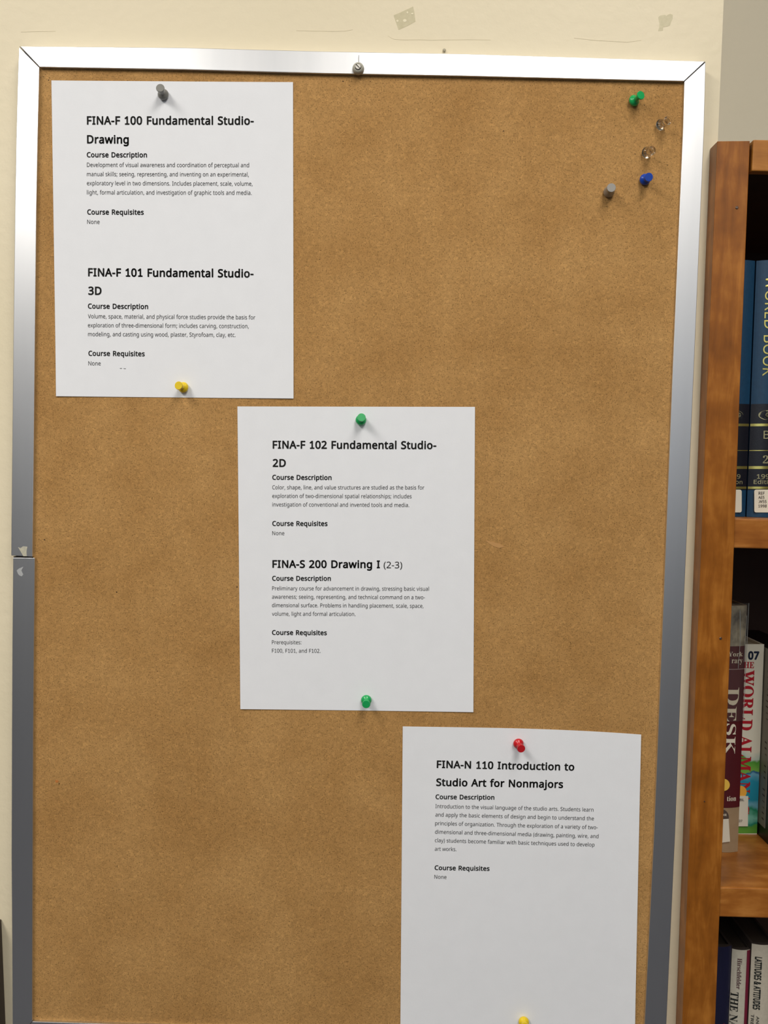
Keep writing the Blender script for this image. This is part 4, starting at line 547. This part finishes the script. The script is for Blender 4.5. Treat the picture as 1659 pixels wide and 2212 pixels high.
# ------------------------------------------------------------------ books
M['pages_shaded'] = mat('shaded_page_edges', (52, 42, 32), .95, var=(40, 32, 25), vscale=(900, 4, 4))  # page tops coloured near-black for the shade under the shelf above
M['pages'] = mat('page_edges', (206, 196, 170), .9, var=(180, 168, 140), vscale=(900, 4, 4))
def book(label, quad, Y, depth, cover, bulge=.002, name='book', zbase=None, pages='pages', boards=None):
    """quad: pixels TL TR BR BL of the spine on plane Y; the spine bulges towards the room; covers run back by depth"""
    C4 = [at(x, y, Y) for x, y in quad]
    if zbase is not None:
        for a, b in ((0, 3), (1, 2)):
            d = C4[b]-C4[a]; C4[b] = C4[a]+d*((zbase-C4[a].z)/d.z)
    root = empty(name, (C4[3]+C4[2])/2, label, 'book')
    def ux(x, z):
        f = (C4[0].z-z)/(C4[0].z-C4[3].z)
        xl = C4[0].x+(C4[3].x-C4[0].x)*f; xr = C4[1].x+(C4[2].x-C4[1].x)*f
        return min(1, max(0, (x-xl)/(xr-xl)))
    def yfun(x, z): return Y-bulge*(1-(2*ux(x, z)-1)**2)-.0001
    n = 14; vs = []; th = .0022
    prof = [(k/n, -bulge*(1-(2*k/n-1)**2)) for k in range(n+1)]
    for corner in ((C4[0], C4[1]), (C4[3], C4[2])):
        a, b = corner; wd = (b-a).length; e = th/wd
        for u, dy in prof: p = a.lerp(b, u); vs.append(Vector((p.x, Y+dy, p.z)))
        for (u, y) in ((1, depth), (1-e, depth), (1-e, th), (e, th), (e, depth), (0, depth)):
            p = a.lerp(b, u); vs.append(Vector((p.x, Y+y, p.z)))
    k = len(vs)//2
    fs = [(i, (i+1) % k, k+(i+1) % k, k+i) for i in range(k)]
    top = list(range(k)); me = bpy.data.meshes.new('cover')
    # caps as quads between the outer and the inner outline
    for off in (0, k):
        fs.append(tuple(off+i for i in [0, *range(1, n+1), n+3, n+4]))
        fs.append(tuple(off+i for i in (n, n+1, n+2, n+3))); fs.append(tuple(off+i for i in (0, n+4, n+5, n+6)))
    c = mesh('cover', vs, fs, cover, root)
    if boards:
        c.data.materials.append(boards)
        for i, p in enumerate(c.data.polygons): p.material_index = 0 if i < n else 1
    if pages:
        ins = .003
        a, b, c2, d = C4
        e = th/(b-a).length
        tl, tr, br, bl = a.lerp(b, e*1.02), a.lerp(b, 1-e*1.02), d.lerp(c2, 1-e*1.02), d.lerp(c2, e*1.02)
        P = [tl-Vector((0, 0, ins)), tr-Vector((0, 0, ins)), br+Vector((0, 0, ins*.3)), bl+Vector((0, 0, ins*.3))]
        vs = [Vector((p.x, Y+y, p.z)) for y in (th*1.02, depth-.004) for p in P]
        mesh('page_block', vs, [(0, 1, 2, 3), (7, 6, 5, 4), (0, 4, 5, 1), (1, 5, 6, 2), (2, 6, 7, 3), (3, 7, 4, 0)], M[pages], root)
    return root, yfun

def band(name, root, yfun, Y, left, right, y0, y1, m, slope=0, t=.0003, rise=0):
    """print or label that follows the curved spine: left/right edges as functions of the pixel row"""
    n = 10; vs = []
    rows = max(1, int((y1-y0)/40)); nr = rows+1
    for j in range(nr):
        yy = y0+(y1-y0)*j/rows
        for i in range(n+1):
            u = i/n; x = left(yy)+(right(yy)-left(yy))*u
            p = at(x, yy+slope*(x-left(yy)), Y); vs.append(Vector((p.x, yfun(p.x, p.z)-t, p.z)))
    fs = [(j*(n+1)+i, j*(n+1)+i+1, (j+1)*(n+1)+i+1, (j+1)*(n+1)+i) for j in range(rows) for i in range(n)]
    me = bpy.data.meshes.new(name); me.from_pydata([tuple(v) for v in vs], [], fs)
    return link(name, me, m, root, True)
def line(xa, ya, xb, yb): return lambda y: xa+(xb-xa)*(y-ya)/(yb-ya)

# encyclopedia volumes on the upper shelf
M['blue'] = mat('blue_book_cloth', (22, 66, 98), .45, var=(18, 58, 88), vscale=(300, 300, 300), bump=.05, bscale=1500)
M['navy'] = mat('navy_panel', (20, 21, 32), .4, bump=.1, bscale=1200)
M['gold'] = mat('gold_foil', (206, 192, 110), .3, metal=.9)
M['goldt'] = mat('gold_foil_letters', (170, 164, 128), .45, metal=.5)
M['label'] = mat('paper_label', (232, 226, 208), .6)
M['type'] = mat('typewriter_ink', (70, 62, 60), .7)
EY = .032
def encyclopedia(label, dx, number, letter, w=68):
    l = lambda y: line(1634, 564, 1612.5, 1116)(y)+dx
    r = lambda y: l(y)+w
    root, yf = book(label, [(l(564), 563.5), (r(564), 563.5), (r(1116), 1117), (l(1116), 1117)], EY, .20, M['blue'], .0035, 'encyclopedia', zA1+.0002)
    band('dark_panel', root, yf, EY, l, r, 873, 1058, M['navy'], t=.0002)
    for y0, y1 in ((915.5, 921), (972.4, 974), (1007, 1013), (1051, 1056)):
        band('gold_line', root, yf, EY, l, r, y0, y1, M['gold'])
    c = lambda y: (l(y)+r(y))/2-.5
    text('title_text', [('WORLD BOOK', c(598)-15, 598, c(813)-14, 813, 22, 'sans', 0)], EY, M['gold'], root, yf, .0003)
    text('spine_text', [(letter, c(940)-7.5, 948, c(940)+5, 948, 17, 'sans', .002), (number, c(993)-7, 1001, c(993)+5, 1001, 16, 'serif', -.006),
                        ('1999', c(1027)-18, 1034, c(1027)+18, 1034, 9.6, 'sans', .006), ('Edition', c(1040)-23.5, 1045, c(1040)+23.5, 1045.5, 8.6, 'sans', .006)],
         EY, M['goldt'], root, yf, .0005)
    e = c(897)
    em = patch('globe_emblem', ellipse(e, 897, 19, 10.5), EY, M['goldt'], root, yf, .0003)
    patch('emblem_dark', ellipse(e+4, 898, 14.5, 9.5), EY, M['navy'], root, yf, .0007)
    for rr in (9, 8):
        patch('globe_disc', ellipse(e+4, 897, rr, rr*.72), EY, M['goldt'] if rr == 9 else M['navy'], root, yf, .0011 if rr == 9 else .0015)
    for dx_ in (-3.6, 0, 3.6):
        patch('globe_meridian', [(e+4+dx_-.4, 891.5), (e+4+dx_+.4, 891.5), (e+4+dx_+.4, 902.5), (e+4+dx_-.4, 902.5)], EY, M['goldt'], root, yf, .0019)
    for dy_ in (-2.4, 1, 3.6):
        patch('globe_parallel', [(e-3.5, 896.4+dy_), (e+11.5, 896.4+dy_), (e+11.5, 897.2+dy_), (e-3.5, 897.2+dy_)], EY, M['goldt'], root, yf, .0019)
    # library label with round corners
    x0, x1, y0, y1, q = c(1080)-22, c(1080)+22, 1057.5, 1106.5, 4
    pts = []
    for cx_, cy_, a in ((x1-q, y1-q, 0), (x0+q, y1-q, 90), (x0+q, y0+q, 180), (x1-q, y0+q, 270)):
        pts += [(cx_+q*math.cos(math.radians(a+t_)), cy_+q*math.sin(math.radians(a+t_))) for t_ in (0, 30, 60, 90)]
    P_ = [at(a, b, EY) for a, b in pts]
    lb = patch('library_label', pts, EY, M['label'], root, lambda x, z: min(yf(p.x, p.z) for p in P_[:8]+[at(c(1080), 1080, EY)])-.0001, .0004)
    zf = lambda x, z: min(yf(p.x, p.z) for p in P_[:8]+[at(c(1080), 1080, EY)])-.0006
    cc = c(1080)
    text('label_text', [('REF', cc-13, 1068, cc, 1068, 6, 'sans', .003), ('AE5', cc-13.5, 1077, cc-.5, 1077, 6, 'sans', .003),
                        ('.W55', cc-13.5, 1086, cc+4, 1086, 6, 'sans', .003), ('1998', cc-13.5, 1095.5, cc+4.5, 1095.5, 6, 'sans', .003)], EY, M['type'], root, zf, .0002)
encyclopedia('blue encyclopedia volume on the upper shelf, half hidden by the upright of the bookcase', -71, '1', 'A')
encyclopedia('blue encyclopedia volume with the letter B and number 2, on the upper shelf', 0, '2', 'B')

# middle shelf ------------------------------------------------------
M['maroon'] = mat('maroon_cover', (92, 30, 36), .35, var=(82, 28, 34), vscale=(80, 80, 20))
M['taupe'] = mat('taupe_cover', (170, 146, 116), .5, var=(158, 134, 104), vscale=(90, 90, 90))
M['marble'] = mat('marbled_grey', (200, 190, 166), .5, var=(104, 98, 92), vscale=(90, 90, 70), vamt=.35)
M['cream'] = mat('cream_print', (236, 226, 204), .5)
M['dot'] = mat('yellow_dot', (246, 200, 84), .5)
M['wline'] = mat('pale_line', (200, 180, 178), .5)
DY = .070
dl_ = line(1549, 1394, 1533, 1836); dr_ = line(1610, 1394, 1593.6, 1836)
desk, yf = book('maroon and taupe desk reference book in a clear plastic jacket, on the middle shelf',
                [(dl_(1307), 1307), (dr_(1307), 1307), (dr_(1838), 1838), (dl_(1838), 1838)], DY, .17, M['taupe'], .0032, 'reference_book', zB1+.0002)
band('marbled_panel', desk, yf, DY, dl_, dr_, 1307.5, 1395, M['marble'], t=.0002)
band('maroon_panel', desk, yf, DY, dl_, dr_, 1394.5, 1742, M['maroon'], t=.0003)
band('thin_line', desk, yf, DY, dl_, dr_, 1443.6, 1444.6, M['wline'], t=.0005)
text('spine_text', [('York', 1569.5, 1416, 1602.5, 1416.6, 10, 'serif', -.006),
                    ('rary', 1577, 1430.5, 1602, 1431.2, 11.5, 'serif', -.006), ('tion', 1567, 1727.2, 1588, 1727.6, 11, 'serif', -.008),
                    ('D', 1567.5, 1483, 1566.0, 1521, 27, 'serif', -.006), ('ESK', 1566.4, 1524, 1562.6, 1628, 22, 'serif', -.010)],
     DY, M['cream'], desk, yf, .0006)
patch('yellow_dot', ellipse(1563.5, 1695.5, 13, 13), DY-.0043, M['dot'], desk, None, .0003)
patch('dark_oval', ellipse(1558, 1765, 16.5, 17), DY-.0037, mat('dark_grey_print', (88, 74, 66), .5), desk)
text('oval_text', [('OR', 1558, 1762.5, 1570, 1762.5, 5, 'serif', -.004)], DY-.0042, M['cream'], desk, None, .0003)
patch('library_label', [(1540, 1771), (1574, 1769), (1577, 1818), (1540, 1823)], DY-.0045, M['label'], desk, None, .0003)
# clear jacket: a film standing off the spine and over the joint
M['film'] = film_mat('clear_jacket_film', (246, 244, 240), .07)
M['film_edge'] = film_mat('jacket_edge', (235, 235, 232), .35, .2)
jl, jr = line(1549, 1394, 1533, 1836), line(1618.6, 1302, 1606, 1556)
n = 12; vs = []
for yy in (1302, 1360, 1420, 1500, 1556):
    for i in range(n+1):
        u = i/n; x = jl(yy)+(jr(yy)-jl(yy))*u
        p = at(x, yy, DY-.002); vs.append(Vector((p.x, DY-.0068+.0005*math.sin(u*17+yy*.02)+.004*u**4, p.z)))
fs = [(j*(n+1)+i, j*(n+1)+i+1, (j+1)*(n+1)+i+1, (j+1)*(n+1)+i) for j in range(4) for i in range(n)]
mesh('plastic_jacket', vs, fs, M['film'], desk, True)
for a, b, w_ in (((1617.8, 1303), (1605.6, 1556), .9), ((1613.5, 1330), (1607, 1430), .8), ((1598.5, 1318), (1599.5, 1380), 1.6), ((1599.3, 1380), (1594.6, 1444), .9)):
    patch('jacket_crease', [(a[0]-w_/2, a[1]), (a[0]+w_/2, a[1]), (b[0]+w_/2, b[1]), (b[0]-w_/2, b[1])], DY-.0080, mat('film_crease', (150, 152, 150), .25), desk)

# almanac
def landscape_mat():
    m = bpy.data.materials.new('almanac_print'); m.use_nodes = True
    nt = m.node_tree; b = nt.nodes['Principled BSDF']; N = nt.nodes.new; L = nt.links.new
    b.inputs['Roughness'].default_value = .4
    tc = N('ShaderNodeTexCoord'); sx = N('ShaderNodeSeparateXYZ'); L(tc.outputs['Object'], sx.inputs[0])
    n = N('ShaderNodeTexNoise'); n.inputs['Scale'].default_value = 55; n.inputs['Detail'].default_value = 3; L(tc.outputs['Object'], n.inputs['Vector'])
    ad = N('ShaderNodeMath'); ad.operation = 'MULTIPLY_ADD'; ad.inputs[1].default_value = .024
    L(n.outputs['Fac'], ad.inputs[0]); L(sx.outputs[2], ad.inputs[2])
    mr = N('ShaderNodeMapRange'); AZ = .10
    z0, z1 = at(1600, 1797, .113).z+.012, at(1600, 1391, .113).z+.012
    mr.inputs['From Min'].default_value = z0; mr.inputs['From Max'].default_value = z1; L(ad.outputs[0], mr.inputs['Value'])
    r = N('ShaderNodeValToRGB'); e = r.color_ramp.elements
    f = lambda y: (1797-y)/(1797-1391)
    stops = [(f(1796), (96, 160, 60)), (f(1782), (86, 150, 56)), (f(1776), (20, 130, 110)), (f(1765), (120, 190, 170)), (f(1752), (20, 130, 90)),
             (f(1742), (110, 170, 190)), (f(1728), (30, 140, 165)), (f(1690), (40, 150, 180)), (f(1672), (120, 180, 205)), (f(1667), (30, 90, 150)),
             (f(1664), (130, 190, 80)), (f(1636), (84, 160, 60)), (f(1632), (200, 214, 200)), (f(1618), (238, 232, 212)), (f(1391), (240, 234, 214))]
    while len(e) < len(stops): e.new(.5)
    for k, (p, c) in enumerate(sorted(stops)): e[k].position = max(0, min(1, p)); e[k].color = lin(c)+(1,)
    L(mr.outputs[0], r.inputs[0]); L(r.outputs[0], b.inputs['Base Color'])
    return m
AY = .113
al, ar = line(1580, 1391, 1565, 1797), line(1650.4, 1391, 1635, 1797)
alm, yf = book('thick cream almanac paperback with red lettering and a landscape print, on the middle shelf',
               [(al(1391), 1391), (ar(1391), 1392), (ar(1797), 1797), (al(1797), 1797)], AY, .15, M['cream'], .0004, 'almanac', zB1+.0002)
band('printed_spine', alm, yf, AY, al, ar, 1391.5, 1799.6, landscape_mat(), t=.0002)
M['red'] = mat('red_print', (190, 30, 44), .45); M['nv'] = mat('navy_print', (28, 40, 66), .45)
text('year_text', [('07', 1615, 1423.4, 1639, 1423.8, 17.4, 'sans', .024)], AY, M['nv'], alm, yf, .0004)
text('title_text', [('THE', 1596, 1442, 1628, 1443, 13.5, 'serif', .004), ('WORLD ALMANAC', 1604, 1447, 1592.5, 1758, 25, 'serif', .004)], AY, M['red'], alm, yf, .0004)
patch('yellow_dot', ellipse(1600, 1711, 13, 13.5), AY-.0016, mat('orange_dot', (250, 182, 70), .5), alm, None, .0003)
patch('library_label', [(1585, 1719), (1616.4, 1719.8), (1615.6, 1785), (1583, 1785)], AY-.0020, M['label'], alm, None, .0003)
text('label_text', [('REF BL', 1580, 1730, 1607.6, 1730, 5.6, 'sans', .002), ('2007', 1586, 1775.5, 1603.4, 1775.5, 5, 'sans', .002)], AY-.0024, M['type'], alm, None, .0003)

# dark book standing further out, its left cover seen at a slant
BX = at(1652.2, 1400, AY).x
BXb = at(1636.4, 1796, AY).x
M['blackb'] = mat('black_cover', (24, 22, 22), .45)
M['greyb'] = mat('grey_cover_panel', (150, 148, 138), .55)
blk = empty('dark_book', (BX, .06, zB1), 'black book with a grey cover panel, at the right edge of the middle shelf', 'book')
zt = at(1652, 1398, AY).z
def slanted(x_t, x_b, wd, y0, y1, za, zb):
    return [Vector((xx, yy, zz)) for zz, x_ in ((za, x_t), (zb, x_b)) for xx in (x_, x_+wd) for yy in (y0, y1)]
bf = [(0, 1, 3, 2), (4, 6, 7, 5), (0, 4, 5, 1), (2, 3, 7, 6), (0, 2, 6, 4), (1, 5, 7, 3)]
mesh('cover', slanted(BX+.0006, BXb+.0006, .036, .045, .215, zt, zB1+.0002), bf, M['blackb'], blk)
mesh('grey_panel', slanted(BX+.0002, BXb+.0002, .0004, .097, .128, zt-.0004, at(1637, 1776, AY).z), bf, M['greyb'], blk)
tv, tf = [], []
for k in range(26):
    z = zt-.024-k*.0062
    if k in (9, 10, 11, 15, 19): continue
    b = len(tv); h2 = random.uniform(.0012, .0022); y0 = .0995+random.uniform(0, .001); y1 = y0+random.uniform(.003, .0055)
    x = BX+(BXb-BX)*(zt-z)/(zt-zB1)
    tv += [Vector((x, y0, z)), Vector((x, y1, z+.0006)), Vector((x, y1, z+h2)), Vector((x, y0, z+h2*.7))]; tf.append((b, b+1, b+2, b+3))
tag(mesh('cover_print', tv, tf, M['type'], blk), kind='stuff')

# lower shelf --------------------------------------------------------
LY = .030
M['navyb'] = mat('navy_cover', (34, 34, 66), .3, var=(26, 28, 50), vscale=(60, 60, 12))
M['white'] = mat('white_jacket', (206, 200, 184), .55, var=(194, 188, 172), vscale=(300, 300, 300))
M['white2'] = mat('ivory_jacket', (196, 188, 172), .6, var=(184, 176, 160), vscale=(400, 400, 400))
M['plum'] = mat('plum_band', (134, 40, 66), .5, var=(110, 34, 52), vscale=(80, 80, 20))
M['boards'] = mat('shaded_board_edges', (58, 48, 42), .9, var=(44, 36, 32), vscale=(60, 60, 60))  # cover boards darkened in colour, standing in for shade behind the spines
M['black_p'] = mat('black_print', (30, 34, 32), .5)
def quadpx(tl, tr, yt): 
    s = -.0460
    return [(tl, yt), (tr, yt), (tr+s*170, yt+170), (tl+s*170, yt+170)]
nb, yf = book('navy book in a clear wrapper, left on the bottom shelf beside the upright', quadpx(1536, 1580.6, 2042), LY, .12, M['navyb'], .003, 'navy_book', zC1+.0002, 'pages_shaded', M['boards'])
text('spine_text', [('THE', 1554, 2207, 1551.6, 2246, 9, 'serif', 0)], LY, M['red'], nb, yf, .0004)
hb, yf = book('white hardback with a plum band along its spine, second on the bottom shelf', quadpx(1581.4, 1623, 2049), LY, .12, M['white'], .0028, 'white_book', zC1+.0002, 'pages_shaded', M['boards'])
band('plum_band', hb, yf, LY, line(1611.6, 2050, 1604.6, 2212), line(1621, 2050, 1613.6, 2212), 2050, 2300, M['plum'], t=.0002)
text('author_text', [('Hirschfelder', 1591.2, 2066.5, 1588.3, 2132.5, 9, 'serif', -.010)], LY, mat('plum_print', (92, 62, 66), .6), hb, yf, .0004)
text('title_text', [('THE NATIVE', 1578, 2139.5, 1572.4, 2264, 15, 'serif', -.010)], LY, M['black_p'], hb, yf, .0004)
ib, yf = book('ivory paperback with tall condensed black lettering, right on the bottom shelf', quadpx(1624, 1676, 2038), LY-.004, .12, M['white2'], .0028, 'ivory_book', zC1+.0002, 'pages_shaded', M['boards'])
text('title_text', [('LATITUDES & ATTITUDES', 1630.0, 2064, 1625.0, 2177, 13.6, 'sans', .016)], LY-.004, M['black_p'], ib, yf, .0004)
text('subtitle_text', [('AN ATLAS', 1631.4, 2191.5, 1629, 2245, 5.8, 'sans', .002), ('TRENDS', 1621.2, 2188.5, 1618.6, 2240, 5.6, 'sans', .002)], LY-.004, M['black_p'], ib, yf, .0004)
